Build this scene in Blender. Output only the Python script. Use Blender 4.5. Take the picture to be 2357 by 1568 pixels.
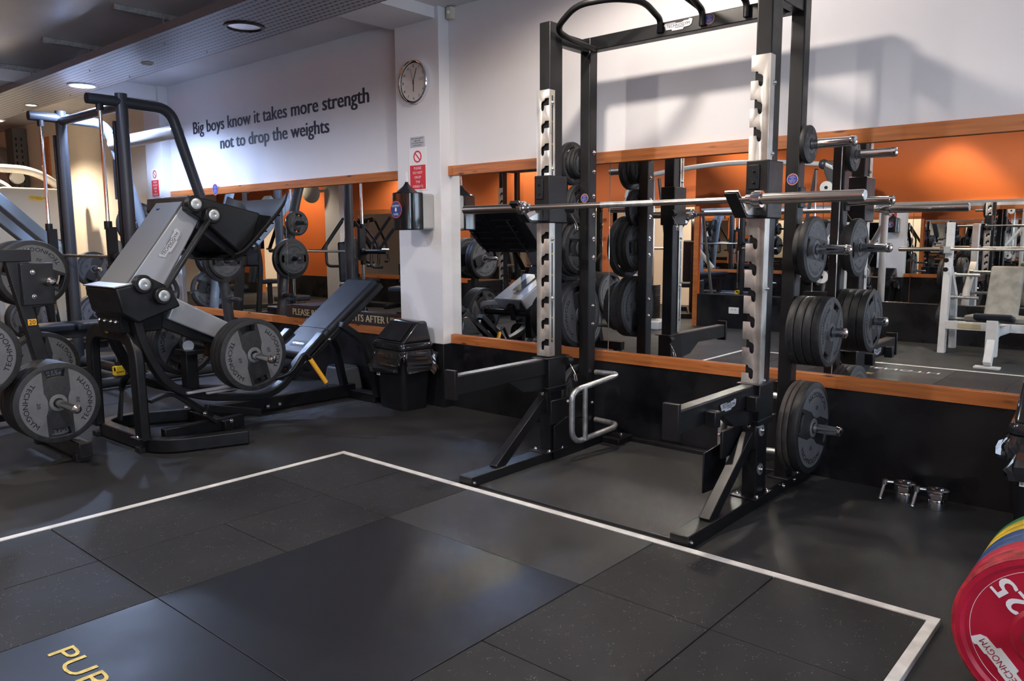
import bpy, bmesh, math, random
from math import pi, sin, cos, radians as R
from mathutils import Vector as V, Matrix
random.seed(7)
SC = bpy.context.scene
COL = SC.collection
for o in list(bpy.data.objects): bpy.data.objects.remove(o)

# ------------------------------------------------------------------ camera, world, exposure
CAMZ = 1.29
yaw, pit, rol, FPX = -0.71649989, -0.13062668, -0.00560886, 1800.87708
f_ = V((sin(yaw)*cos(pit), cos(yaw)*cos(pit), sin(pit)))
r0 = V((cos(yaw), -sin(yaw), 0)); u0 = r0.cross(f_)
r_ = r0*cos(rol) + u0*sin(rol); u_ = -r0*sin(rol) + u0*cos(rol)
cd = bpy.data.cameras.new('camera'); cam = bpy.data.objects.new('camera', cd); COL.objects.link(cam)
cd.sensor_width = 36; cd.lens = 36*FPX/2357; cd.clip_start = .05; cd.clip_end = 100
M = Matrix((r_, u_, -f_)).transposed().to_4x4(); M.translation = (0, 0, CAMZ); cam.matrix_world = M
SC.camera = cam
SC.view_settings.view_transform = 'Standard'; SC.view_settings.look = 'None'
SC.view_settings.exposure = 0.38; SC.view_settings.gamma = 1; SC.view_settings.use_curve_mapping = False
w = bpy.data.worlds.new('world'); SC.world = w; w.use_nodes = True
w.node_tree.nodes['Background'].inputs[0].default_value = (.8, .85, 1, 1); w.node_tree.nodes['Background'].inputs[1].default_value = .3
SC.cycles.max_bounces = 9; SC.cycles.diffuse_bounces = 3; SC.cycles.glossy_bounces = 8; SC.cycles.transmission_bounces = 4
SC.cycles.sample_clamp_indirect = 0; SC.cycles.blur_glossy = 0.0
SC.cycles.use_adaptive_sampling = True; SC.cycles.adaptive_threshold = 0.02

WARM = (1.0, .80, .60); NEUT = (1.0, .94, .88); COOL = (.50, .64, 1.0)
def spot(name, loc, to, power, col, ang=100, blend=.6, r=.05):
    l = bpy.data.lights.new(name, 'SPOT'); l.energy = power; l.color = col; l.spot_size = R(ang); l.spot_blend = blend; l.shadow_soft_size = r
    o = bpy.data.objects.new(name, l); COL.objects.link(o); o.location = loc
    o.rotation_euler = (V(to)-V(loc)).to_track_quat('-Z', 'Y').to_euler(); return o
def area(name, loc, to, power, col, sx, sy):
    l = bpy.data.lights.new(name, 'AREA'); l.energy = power; l.color = col; l.shape = 'RECTANGLE'; l.size = sx; l.size_y = sy
    o = bpy.data.objects.new(name, l); COL.objects.link(o); o.location = loc
    o.rotation_euler = (V(to)-V(loc)).to_track_quat('-Z', 'Y').to_euler(); return o
# ceiling downlights, the neutral ones unseen and added as fill (their fittings are built below at the same places)
KEY = (-2.33, 3.06, 2.92)
spot('key_downlight', KEY, (-2.2, 3.3, 0), 88, (1, .87, .76), 172, .3, .06)
DOWN = [  # x, y, power, colour, spot angle
    (-8.05, 3.12, 210, COOL, 155), (-9.57, 3.14, 14, WARM, 100), (-11.1, 3.2, 230, WARM, 135),
    (-2.2, -1.50, 85, (1, .82, .6), 80), (-4.9, -1.4, 45, NEUT, 120), (-7.4, .4, 80, NEUT, 165),
    (-0.6, 0.6, 80, NEUT, 172), (-11.5, -1.3, 90, NEUT, 140), (-15.0, -1.0, 110, WARM, 140), (-6.2, 1.6, 55, COOL, 165),
    (-8.6, -1.5, 45, NEUT, 120), (-3.6, .7, 110, NEUT, 172)]
DZ = {0: 2.70, 1: 2.70, 2: 2.70}
for i, (x, y, p, c, a) in enumerate(DOWN):
    spot('downlight', (x, y, DZ.get(i, 2.90)), (x, y + (.15 if i < 3 else 0), 0), p, c, a, .5 if a < 160 else .25, .06)
area('added_daylight', (2.62, .7, 1.55), (-3.0, 1.2, 2.1), 95, (.66, .80, 1.0), 3.4, 1.3)  # cool light added behind an unseen opening in the right wall
area('back_room_light', (-6.2, -3.6, 2.8), (-6.2, -3.6, 0), 110, (1, .9, .74), 2.2, .8)
area('side_room_light', (-16.2, -3.4, 2.8), (-16.2, -3.4, 0), 110, (1, .9, .74), 2.2, .8)

# ------------------------------------------------------------------ materials
def mat(name, col, rough=.5, metal=0., noise=0., nscale=30., bump=0., bscale=200., spec=.5, emit=None, coat=0., col2=None, rvar=0.):
    m = bpy.data.materials.new(name); m.use_nodes = True; nt = m.node_tree; b = nt.nodes['Principled BSDF']
    b.inputs['Base Color'].default_value = (*col, 1); b.inputs['Roughness'].default_value = rough; b.inputs['Metallic'].default_value = metal
    b.inputs['Specular IOR Level'].default_value = spec; b.inputs['Coat Weight'].default_value = coat
    tc = nt.nodes.new('ShaderNodeTexCoord')
    if noise or col2 or rvar:
        n = nt.nodes.new('ShaderNodeTexNoise'); n.inputs['Scale'].default_value = nscale; n.inputs['Detail'].default_value = 4
        nt.links.new(tc.outputs['Object'], n.inputs['Vector'])
        if noise or col2:
            cr = nt.nodes.new('ShaderNodeMix'); cr.data_type = 'RGBA'
            c2 = col2 or tuple(min(1, c*(1+noise)+noise*.02) for c in col); c1 = col if col2 else tuple(c*(1-noise) for c in col)
            cr.inputs['A'].default_value = (*c1, 1); cr.inputs['B'].default_value = (*c2, 1)
            mr = nt.nodes.new('ShaderNodeMapRange'); mr.inputs[1].default_value = .35; mr.inputs[2].default_value = .65
            nt.links.new(n.outputs['Fac'], mr.inputs[0]); nt.links.new(mr.outputs[0], cr.inputs['Factor']); nt.links.new(cr.outputs['Result'], b.inputs['Base Color'])
        if rvar:
            mr = nt.nodes.new('ShaderNodeMapRange'); mr.inputs[1].default_value = .3; mr.inputs[2].default_value = .7
            mr.inputs[3].default_value = max(0, rough-rvar); mr.inputs[4].default_value = min(1, rough+rvar)
            nt.links.new(n.outputs['Fac'], mr.inputs[0]); nt.links.new(mr.outputs[0], b.inputs['Roughness'])
    if bump:
        n2 = nt.nodes.new('ShaderNodeTexNoise'); n2.inputs['Scale'].default_value = bscale; n2.inputs['Detail'].default_value = 3
        nt.links.new(tc.outputs['Object'], n2.inputs['Vector'])
        bp = nt.nodes.new('ShaderNodeBump'); bp.inputs['Strength'].default_value = bump; bp.inputs['Distance'].default_value = .002
        nt.links.new(n2.outputs['Fac'], bp.inputs['Height']); nt.links.new(bp.outputs['Normal'], b.inputs['Normal'])
    if emit: b.inputs['Emission Color'].default_value = (*emit[0], 1); b.inputs['Emission Strength'].default_value = emit[1]
    return m
def flecks(name, base, fleck, rough, scale=160, thr=.13, wear=.25, spec=.5):
    """granular rubber: dark base, pale crumbs, broad worn patches"""
    m = mat(name, base, rough, spec=spec, bump=.5, bscale=320); nt = m.node_tree; b = nt.nodes['Principled BSDF']
    tc = nt.nodes['Texture Coordinate']
    v = nt.nodes.new('ShaderNodeTexVoronoi'); v.inputs['Scale'].default_value = scale; nt.links.new(tc.outputs['Object'], v.inputs['Vector'])
    lt = nt.nodes.new('ShaderNodeMath'); lt.operation = 'LESS_THAN'; lt.inputs[1].default_value = thr; nt.links.new(v.outputs['Distance'], lt.inputs[0])
    n3 = nt.nodes.new('ShaderNodeTexNoise'); n3.inputs['Scale'].default_value = scale*.25; nt.links.new(tc.outputs['Object'], n3.inputs['Vector'])
    g = nt.nodes.new('ShaderNodeMath'); g.operation = 'GREATER_THAN'; g.inputs[1].default_value = .60; nt.links.new(n3.outputs['Fac'], g.inputs[0])
    mu = nt.nodes.new('ShaderNodeMath'); mu.operation = 'MULTIPLY'; nt.links.new(lt.outputs[0], mu.inputs[0]); nt.links.new(g.outputs[0], mu.inputs[1])
    n = nt.nodes.new('ShaderNodeTexNoise'); n.inputs['Scale'].default_value = 1.7; n.inputs['Detail'].default_value = 6; nt.links.new(tc.outputs['Object'], n.inputs['Vector'])
    a = nt.nodes.new('ShaderNodeMix'); a.data_type = 'RGBA'; a.inputs['A'].default_value = (*[c*(1-wear) for c in base], 1); a.inputs['B'].default_value = (*[c*(1+wear*1.6) for c in base], 1)
    mr = nt.nodes.new('ShaderNodeMapRange'); mr.inputs[1].default_value = .35; mr.inputs[2].default_value = .68
    nt.links.new(n.outputs['Fac'], mr.inputs[0]); nt.links.new(mr.outputs[0], a.inputs['Factor'])
    mx = nt.nodes.new('ShaderNodeMix'); mx.data_type = 'RGBA'; mx.inputs['B'].default_value = (*fleck, 1)
    nt.links.new(a.outputs['Result'], mx.inputs['A']); nt.links.new(mu.outputs[0], mx.inputs['Factor']); nt.links.new(mx.outputs['Result'], b.inputs['Base Color'])
    rr = nt.nodes.new('ShaderNodeMapRange'); rr.inputs[1].default_value = .3; rr.inputs[2].default_value = .7; rr.inputs[3].default_value = rough-.09; rr.inputs[4].default_value = rough+.09
    nt.links.new(n.outputs['Fac'], rr.inputs[0]); nt.links.new(rr.outputs[0], b.inputs['Roughness'])
    return m
def wood(name, c1, c2):
    m = mat(name, c1, .38, spec=.5); nt = m.node_tree; b = nt.nodes['Principled BSDF']; tc = nt.nodes['Texture Coordinate']
    mp = nt.nodes.new('ShaderNodeMapping'); mp.inputs['Scale'].default_value = (1.2, 22, 22); nt.links.new(tc.outputs['Object'], mp.inputs['Vector'])
    n = nt.nodes.new('ShaderNodeTexNoise'); n.inputs['Scale'].default_value = 2.2; n.inputs['Detail'].default_value = 6; n.inputs['Distortion'].default_value = .6
    nt.links.new(mp.outputs[0], n.inputs['Vector'])
    a = nt.nodes.new('ShaderNodeMix'); a.data_type = 'RGBA'; a.inputs['A'].default_value = (*c1, 1); a.inputs['B'].default_value = (*c2, 1)
    mr = nt.nodes.new('ShaderNodeMapRange'); mr.inputs[1].default_value = .3; mr.inputs[2].default_value = .72
    nt.links.new(n.outputs['Fac'], mr.inputs[0]); nt.links.new(mr.outputs[0], a.inputs['Factor'])
    mp2 = nt.nodes.new('ShaderNodeMapping'); mp2.inputs['Scale'].default_value = (3.2, 9, 13); nt.links.new(tc.outputs['Object'], mp2.inputs['Vector'])
    v = nt.nodes.new('ShaderNodeTexVoronoi'); v.inputs['Scale'].default_value = 1.0; nt.links.new(mp2.outputs[0], v.inputs['Vector'])
    k = nt.nodes.new('ShaderNodeMapRange'); k.inputs[1].default_value = .05; k.inputs[2].default_value = .14; k.inputs[3].default_value = 1; k.inputs[4].default_value = 0
    nt.links.new(v.outputs['Distance'], k.inputs[0])
    mx = nt.nodes.new('ShaderNodeMix'); mx.data_type = 'RGBA'; mx.inputs['B'].default_value = (.10, .03, .012, 1)
    nt.links.new(a.outputs['Result'], mx.inputs['A']); nt.links.new(k.outputs[0], mx.inputs['Factor']); nt.links.new(mx.outputs['Result'], b.inputs['Base Color'])
    return m
BLK = mat('black powder coated steel', (.0070, .0073, .0085), .36, spec=.38, rvar=.07, nscale=14, bump=.12, bscale=500)
BLKW = mat('worn black steel', (.009, .009, .010), .34, rvar=.05, nscale=12)
CHAR = mat('charcoal painted steel', (.040, .042, .048), .36, rvar=.05, nscale=9)
RUB = mat('black rubber', (.014, .014, .015), .55, noise=.2, nscale=40, bump=.15, bscale=300)
RUBB = mat('brown aged rubber', (.045, .036, .032), .6, noise=.2, nscale=20)
PAN = mat('grey plate enamel', (.125, .127, .132), .46, noise=.08, nscale=20, bump=.1, bscale=600)
PAND = mat('dark grey plate enamel', (.060, .061, .064), .5, noise=.12, nscale=20, bump=.1, bscale=600)
LET = mat('black lettering', (.012, .012, .013), .25)
WEAR = mat('scuffed steel strip', (.10, .09, .08), .42, metal=.4, noise=.3, nscale=12)
SILV = mat('silver painted steel', (.36, .37, .40), .34, metal=.35, bump=.05, bscale=700)
SILD = mat('graphite painted steel', (.13, .128, .125), .45, metal=.4, bump=.12, bscale=900)
BLUG = mat('blue grey painted tube', (.25, .31, .38), .33, metal=.2)
CHROME = mat('chrome', (.82, .82, .84), .09, metal=1)
STEEL = mat('brushed steel', (.60, .57, .54), .24, metal=1)
STEELD = mat('worn sleeve steel', (.36, .33, .30), .28, metal=1)
ZINC = mat('zinc plated strip', (.62, .60, .55), .36, metal=.75, noise=.14, nscale=9, rvar=.1)
ZINCW = mat('worn zinc strip', (.46, .44, .41), .36, metal=.8, noise=.22, nscale=9, rvar=.12)
GALV = mat('galvanised tube', (.50, .52, .52), .38, metal=.8, noise=.2, nscale=30)
WHITEM = mat('white painted steel', (.72, .71, .69), .35, noise=.06, nscale=12)
LGRY = mat('light grey painted tube', (.50, .51, .52), .32)
CREAM = mat('cream plastic panel', (.62, .58, .48), .42)
UPH = mat('black upholstery', (.014, .018, .028), .46, spec=.35, bump=.25, bscale=260, rvar=.05, nscale=6)
UPHG = mat('worn grey upholstery', (.25, .235, .20), .5, noise=.25, nscale=8)
PLAS = mat('black plastic', (.014, .015, .018), .18, coat=.3)
PLASM = mat('matt black plastic', (.009, .009, .011), .5, spec=.3)
SMOKE = mat('smoked plastic', (.012, .014, .015), .10, coat=.3)
GREYP = mat('grey plastic', (.42, .43, .42), .4)
STEPG = mat('grey step plastic', (.085, .095, .105), .5)
BAG = mat('black bin bag', (.02, .02, .022), .12, bump=1.0, bscale=18, coat=1)
WALL = mat('white wall paint', (.74, .74, .76), .62, noise=.02, nscale=2, bump=.05, bscale=80, spec=.3)
WALC = mat('cream wall paint', (.72, .66, .55), .6, noise=.02, nscale=2)
CEIL = mat('grey ceiling paint', (.62, .62, .64), .38, noise=.10, nscale=1.3, rvar=.08)
ORAN = mat('orange wall paint', (.80, .19, .045), .55, noise=.03, nscale=2)
KICK = mat('black kick board', (.0055, .006, .008), .30, noise=.35, nscale=3, rvar=.1)
MIRR = mat('mirror glass', (.86, .87, .86), 0.0, metal=1)
WOOD = wood('stained pine', (.36, .105, .028), (.58, .20, .055))
YEL = mat('yellow plastic', (.80, .55, .03), .4)
YELO = mat('orange yellow grip', (.85, .42, .03), .4)
BLUE = mat('blue sticker', (.035, .045, .30), .4)
ORG = mat('orange sticker rim', (.80, .32, .14), .4)
NAVY = mat('navy dispenser label', (.02, .05, .20), .35)
REDL = mat('red label rim', (.8, .08, .03), .35)
WHT = mat('white print', (.80, .80, .80), .5)
RED = mat('red sign plastic', (.62, .02, .035), .4)
TXT = mat('dark navy vinyl', (.022, .028, .045), .5)
BROWN = mat('brown sign board', (.045, .03, .025), .35)
GOLD = mat('tan letters', (.55, .46, .26), .5)
SILB = mat('silver badge', (.46, .47, .50), .35)
YELB = mat('yellow badge', (.85, .58, .03), .4)
PAINTW = mat('white platform edging', (.72, .70, .66), .45, noise=.15, nscale=14)
PAINTY = mat('yellow stencil paint', (.72, .56, .16), .6, noise=.2, nscale=60)
FLOOR = flecks('rubber gym floor', (.024, .024, .025), (.14, .14, .14), .60, spec=.35)
TILE = flecks('granular rubber tile', (.0165, .0165, .017), (.22, .22, .22), .62, 120, .20, .2, .35)
BOARD = mat('smooth black platform board', (.011, .012, .015), .38, spec=.38, rvar=.06, nscale=2.2, bump=.1, bscale=400)
MATR = flecks('grey rubber mat', (.036, .036, .036), (.1, .1, .1), .52, 200, .1, .3)
EM_C = mat('lit lamp lens cool', (.9, .95, 1), .4, emit=((.62, .75, 1), 16))
EM_W = mat('lit lamp lens warm', (1, .95, .85), .4, emit=((1, .84, .6), 14))
TRAY = mat('tray steel', (.30, .31, .34), .30, metal=.6)
BRED = mat('red bumper rubber', (.44, .008, .035), .38, noise=.12, nscale=10)
BREDD = mat('red bumper rim rubber', (.36, .012, .022), .5, noise=.45, nscale=26)
BBLU = mat('blue bumper rubber', (.02, .07, .20), .4, noise=.2, nscale=10)
BYEL = mat('yellow bumper rubber', (.70, .48, .02), .45, noise=.3, nscale=18)
BGRN = mat('green bumper rubber', (.02, .17, .05), .45, noise=.2, nscale=10)
TAN = mat('old clock face', (.62, .58, .54), .5)
PALEG = mat('pale fan plastic', (.55, .55, .50), .4)

# ------------------------------------------------------------------ mesh helpers
class MB:
    def __init__(s): s.v = []; s.f = []
    def add(s, vs, fs):
        o = len(s.v); s.v += [V(p) for p in vs]; s.f += [[i+o for i in f] for f in fs]; return s
    def box(s, x0, x1, y0, y1, z0, z1):
        if x0 > x1: x0, x1 = x1, x0
        if y0 > y1: y0, y1 = y1, y0
        if z0 > z1: z0, z1 = z1, z0
        return s.add([(x0,y0,z0),(x1,y0,z0),(x1,y1,z0),(x0,y1,z0),(x0,y0,z1),(x1,y0,z1),(x1,y1,z1),(x0,y1,z1)],
                     [[0,3,2,1],[4,5,6,7],[0,1,5,4],[1,2,6,5],[2,3,7,6],[3,0,4,7]])
    def hexa(s, b, t):   # 4 bottom, 4 top points (ccw seen from above)
        return s.add(list(b)+list(t), [[0,3,2,1],[4,5,6,7],[0,1,5,4],[1,2,6,5],[2,3,7,6],[3,0,4,7]])
    def sweep(s, pts, prof, up=(0,0,1), closed=False):
        pts = [V(p) for p in pts]; n = len(pts); m = len(prof); rings = []
        up = V(up).normalized(); prevx = None
        for i in range(n):
            a = pts[i-1] if (i > 0 or closed) else None; b = pts[(i+1) % n] if (i < n-1 or closed) else None
            d1 = (pts[i]-a).normalized() if a is not None else None; d2 = (b-pts[i]).normalized() if b is not None else None
            t = d1 if d2 is None else (d2 if d1 is None else (d1+d2))
            t = t.normalized() if t.length > 1e-6 else (d1 or d2)
            x = t.cross(up)
            if x.length < .08: x = prevx if prevx is not None else t.cross(V((0,1,0)) if abs(t.y) < .9 else V((1,0,0)))
            x = (x - t*x.dot(t)).normalized()
            if prevx is not None and x.dot(prevx) < 0: x = -x
            prevx = x; y = x.cross(t)
            k = 1.0
            if d1 is not None and d2 is not None:
                c = max(.3, math.sqrt(max(0, (1+d1.dot(d2))/2)))
                bend = (d2-d1)
                if bend.length > 1e-6:
                    bn = bend.normalized(); ring = []
                    for (px, py) in prof:
                        q = x*px+y*py; comp = q.dot(bn); q = q + bn*comp*(1/c-1); ring.append(pts[i]+q)
                    rings.append(ring); continue
            rings.append([pts[i]+x*px+y*py for (px, py) in prof])
        vs = [p for r in rings for p in r]; fs = []
        for i in range(n if closed else n-1):
            j = (i+1) % n
            for k in range(m):
                fs.append([i*m+k, i*m+(k+1) % m, j*m+(k+1) % m, j*m+k])
        if not closed: fs.append(list(range(m))[::-1]); fs.append([(n-1)*m+k for k in range(m)])
        return s.add(vs, fs)
    def tube(s, pts, r, seg=16, closed=False, up=(0,0,1)):
        return s.sweep(pts, [(r*cos(2*pi*k/seg), r*sin(2*pi*k/seg)) for k in range(seg)], up, closed)
    def rtube(s, pts, w, h, up=(0,0,1), closed=False):
        return s.sweep(pts, [(-w/2,-h/2),(w/2,-h/2),(w/2,h/2),(-w/2,h/2)], up, closed)
    def lathe(s, prof, o=(0,0,0), d=(1,0,0), seg=48, cap=True):   # prof: (along, radius)
        d = V(d).normalized(); a = d.orthogonal().normalized(); b = d.cross(a); o = V(o); n = len(prof); vs = []; fs = []
        for (x, r) in prof:
            for k in range(seg):
                t = 2*pi*k/seg; vs.append(o+d*x+(a*cos(t)+b*sin(t))*max(r, 1e-5))
        for i in range(n-1):
            for k in range(seg):
                fs.append([i*seg+k, i*seg+(k+1) % seg, (i+1)*seg+(k+1) % seg, (i+1)*seg+k])
        if cap and prof[0][1] > 1e-4 and prof[0] != prof[-1]: fs.append(list(range(seg))[::-1])
        if cap and prof[-1][1] > 1e-4 and prof[0] != prof[-1]: fs.append([(n-1)*seg+k for k in range(seg)])
        return s.add(vs, fs)
    def cyl(s, p0, p1, r, seg=20, r2=None):
        p0 = V(p0); p1 = V(p1); L = (p1-p0).length
        return s.lathe([(0, r), (L, r if r2 is None else r2)], p0, p1-p0, seg)
    def ball(s, c, r, seg=16):
        return s.lathe([(-r*cos(pi*i/8), r*sin(pi*i/8)) for i in range(9)], c, (0,0,1), seg)
    def prism(s, poly, O, X, Y, th):   # polygon in plane O + X*a + Y*b, extruded by vector th
        O = V(O); X = V(X); Y = V(Y); th = V(th); n = len(poly)
        vs = [O+X*a+Y*b for a, b in poly]; vs += [p+th for p in vs]
        fs = [list(range(n))[::-1], [n+i for i in range(n)]] + [[i, (i+1) % n, n+(i+1) % n, n+i] for i in range(n)]
        return s.add(vs, fs)
    def mesh_in(s, me, M):
        return s.add([M @ v.co for v in me.vertices], [list(p.vertices) for p in me.polygons])
def fillet(pts, r, n=6):
    pts = [V(p) for p in pts]; out = [pts[0]]
    for i in range(1, len(pts)-1):
        a, p, b = pts[i-1], pts[i], pts[i+1]; d1 = (a-p); d2 = (b-p); L = min(r, d1.length*.49, d2.length*.49)
        q1 = p+d1.normalized()*L; q2 = p+d2.normalized()*L
        for k in range(n+1):
            t = k/n; out.append(q1*(1-t)**2 + p*2*t*(1-t) + q2*t*t)
    out.append(pts[-1]); return out
def finish(me, smooth=True, ang=38):
    bm = bmesh.new(); bm.from_mesh(me); bmesh.ops.remove_doubles(bm, verts=bm.verts, dist=1e-6)
    bmesh.ops.recalc_face_normals(bm, faces=bm.faces)
    for f in bm.faces: f.smooth = smooth
    for e in bm.edges:
        if len(e.link_faces) == 2:
            try: e.smooth = e.calc_face_angle() < R(ang)
            except Exception: e.smooth = False
    bm.to_mesh(me); bm.free()
def mk(name, mb, m, parent=None, bevel=0, seg=2, local=False, recalc=True):
    """one mesh object; vertices are given in world coordinates unless local"""
    me = bpy.data.meshes.new(name); off = V((0,0,0))
    if parent is not None and not local:
        p = parent
        while p is not None: off += p.location; p = p.parent
    org = V((0,0,0))
    if parent is None and not local and mb.v:
        xs = [v.x for v in mb.v]; ys = [v.y for v in mb.v]; zs = [v.z for v in mb.v]
        org = V(((min(xs)+max(xs))/2, (min(ys)+max(ys))/2, min(zs)))
    me.from_pydata([tuple(v-off-org) for v in mb.v], [], mb.f); me.materials.append(m)
    if recalc: finish(me)
    o = bpy.data.objects.new(name, me); COL.objects.link(o); o.location = org
    if parent is not None: o.parent = parent
    if bevel:
        b = o.modifiers.new('bevel', 'BEVEL'); b.width = bevel; b.segments = seg; b.limit_method = 'ANGLE'; b.angle_limit = R(40)
    return o
def thing(name, label, cat, loc=(0,0,0), group=None, rz=0):
    o = bpy.data.objects.new(name, None); COL.objects.link(o); o.location = loc; o.rotation_euler = (0,0,rz); o.empty_display_size = .1
    o['label'] = label; o['category'] = cat
    if group: o['group'] = group
    return o
def tag(o, label, cat, group=None):
    o['label'] = label; o['category'] = cat
    if group: o['group'] = group
    return o
def struct(name, mb, m, bevel=0):
    o = mk(name, mb, m, None, bevel); o['kind'] = 'structure'; return o
def dup(root, loc, label=None, group=None, rot=None):
    r = root.copy(); COL.objects.link(r); r.location = loc
    if rot is not None: r.rotation_euler = rot
    if label: r['label'] = label
    if group: r['group'] = group
    for ch in list(root.children):
        c = ch.copy(); COL.objects.link(c); c.parent = r
        for g in list(ch.children):
            d = g.copy(); COL.objects.link(d); d.parent = c
    return r
_tc = {}
def text_me(s, size=1., ext=0., spacing=1.):
    k = (s, size, ext, spacing)
    if k in _tc: return _tc[k]
    cu = bpy.data.curves.new('text', 'FONT'); cu.body = s; cu.size = size; cu.extrude = ext; cu.space_character = spacing; cu.resolution_u = 3
    ob = bpy.data.objects.new('text', cu); COL.objects.link(ob); bpy.context.view_layer.update()
    me = bpy.data.meshes.new_from_object(ob.evaluated_get(bpy.context.evaluated_depsgraph_get()))
    bpy.data.objects.remove(ob); _tc[k] = me; return me
def put_text(mb, s, O, X, Y, width=None, height=None, center=True, ext=.0008, embolden=0):
    """text of capital height `height`, total width `width`, centred on O (or starting there), along X with up Y"""
    me = text_me(s); xs = [v.co.x for v in me.vertices]; ys = [v.co.y for v in me.vertices]
    x0, x1 = min(xs), max(xs); cap = max(v.co.y for v in text_me('H').vertices)
    sy = height/cap if height else 1; sx = width/(x1-x0) if width else sy
    X = V(X).normalized(); Y = V(Y).normalized(); N = X.cross(Y).normalized(); O = V(O)
    ox = (x0+x1)/2 if center else x0; oy = cap/2 if center else 0
    faces = [list(p.vertices) for p in me.polygons]
    for dx in ([0] if not embolden else [-embolden, 0, embolden]):
        vs = [O + X*((v.co.x-ox)*sx+dx) + Y*((v.co.y-oy)*sy) + N*(ext+(dx+(embolden or 0))*.06) for v in me.vertices]
        mb.add(vs, faces)
    return mb
def curve2d(loops, th, bevel=0):
    """extruded flat shape with holes -> mesh in XY, centred in z"""
    cu = bpy.data.curves.new('shape', 'CURVE'); cu.dimensions = '2D'; cu.fill_mode = 'BOTH'; cu.extrude = th/2-bevel; cu.bevel_depth = bevel; cu.bevel_resolution = 1
    for lp in loops:
        sp = cu.splines.new('POLY'); sp.points.add(len(lp)-1); sp.use_cyclic_u = True
        for i, (x, y) in enumerate(lp): sp.points[i].co = (x, y, 0, 1)
    ob = bpy.data.objects.new('shape', cu); COL.objects.link(ob); bpy.context.view_layer.update()
    me = bpy.data.meshes.new_from_object(ob.evaluated_get(bpy.context.evaluated_depsgraph_get()))
    bpy.data.objects.remove(ob); return me
def circ(r, n=40, c=(0,0), a0=0, a1=2*pi, end=False):
    m = n if not end else n-1
    return [(c[0]+r*cos(a0+(a1-a0)*k/m), c[1]+r*sin(a0+(a1-a0)*k/m)) for k in range(n)]
def frameM(O, X, Y):
    X = V(X).normalized(); Y = V(Y).normalized(); N = X.cross(Y)
    M = Matrix((X, Y, N)).transposed().to_4x4(); M.translation = V(O); return M
def badge(parent, O, X, Y, wd, m=None, tm=None):
    """stepped maker's badge with the word on it"""
    m = m or SILB; tm = tm or LET; h = wd*.26; X = V(X).normalized(); Y = V(Y).normalized()
    out = [(-.5,.30),(-.46,.5),(-.1,.5),(-.06,.42),(.18,.42),(.2,.5),(.36,.5),(.38,.62),(.44,.62),(.5,.5),(.47,.0),(.4,-.2),(.2,-.25),(.18,-.45),(-.2,-.45),(-.22,-.25),(-.42,-.25),(-.45,.1)]
    mb = MB().prism([(a*wd, b*h) for a, b in out], V(O), X, Y, X.cross(Y)*.003)
    b = mk('badge', mb, m, parent)
    t = MB(); N = X.cross(Y)
    put_text(t, 'TECHNOGYM', V(O)+N*.003+Y*h*.13, X, Y, wd*.80, h*.34)
    for q in (.38,):
        for k, (a, b2) in enumerate(((-.40, .30), (-.1, .42))):
            z = (h*q if k == 0 else -h*.16)
            p = V(O)+N*.0036+Y*z; t.add([p+X*a*wd, p+X*b2*wd*.5, p+X*b2*wd*.5+Y*h*.05, p+X*a*wd+Y*h*.05], [[0,1,2,3]])
    mk('badge_lettering', t, tm, b, recalc=False)
    return b
def sticker(parent, O, X, Y, r):
    X = V(X).normalized(); Y = V(Y).normalized(); N = X.cross(Y)
    s = mk('round_sticker', MB().cyl(V(O), V(O)+N*.0012, r, 32), ORG, parent)
    mk('sticker_disc', MB().cyl(V(O)+N*.0012, V(O)+N*.0018, r*.87, 32), BLUE, s)
    t = MB()
    for i, (ln, wd) in enumerate((('Please', .7), ('wipe down', 1.15), ('the', .4), ('equipment', 1.2), ('before &', 1.0), ('after use', .8))):
        put_text(t, ln, V(O)+N*.002+Y*r*(.56-i*.225), X, Y, r*wd, r*.13)
    mk('sticker_print', t, WHT, s, recalc=False); return s
def bolt(parent, p, n, r=.011, m=None):
    n = V(n).normalized(); mb = MB().lathe([(0, r*1.5), (.002, r*1.5), (.0021, r), (.006, r), (.010, r*.7), (.012, .0)], p, n, 10)
    return mk('bolt', mb, m or CHROME, parent)

# ------------------------------------------------------------------ room
XR, XL, YF, YB, H = 2.4, -19.0, 4.206, -1.95, 2.95
struct('floor', MB().box(XL-.1, XR+.1, YB-3.2, YF+.1, -.1, 0), FLOOR)
struct('ceiling', MB().box(XL-.1, XR+.1, YB-3.2, YF+.1, H, H+.1), CEIL)
struct('wall_front', MB().box(XL, XR, YF, YF+.1, 0, H), WALL)
struct('wall_front_cream', MB().box(XL, -9.03, YF-.012, YF, .5, H), WALC)
struct('wall_right', MB().box(XR, XR+.1, YB-3, -1.0, 0, H).box(XR, XR+.1, 2.4, YF, 0, H).box(XR, XR+.1, -1.0, 2.4, 0, .9).box(XR, XR+.1, -1.0, 2.4, 2.2, H), WALL)
wf = MB().box(XR+.02, XR+.08, -1.0, 2.4, .9, .96).box(XR+.02, XR+.08, -1.0, 2.4, 2.14, 2.2)
for y in (-1.0, .10, 1.24, 2.34): wf.box(XR+.02, XR+.08, y, y+.06, .9, 2.2)
struct('added_window_1', wf, WHITEM)  # unseen window frame, added to go with the cool light outside
struct('wall_left', MB().box(XL-.1, XL, YB-3, YF, 0, H), WALC)
struct('wall_column', MB().box(-4.74, -4.26, 4.10, YF, .49, H), WALL, .003)
struct('wall_pilaster', MB().box(-9.03, -8.655, 4.10, YF, .49, H), WALL, .003)
struct('ceiling_beam', MB().box(-4.78, -4.30, .0, 4.2, 2.87, H), WALL)
struct('ceiling_beam_far', MB().box(-9.1, -8.7, 2.2, 4.2, 2.80, H), WALL)
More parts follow.
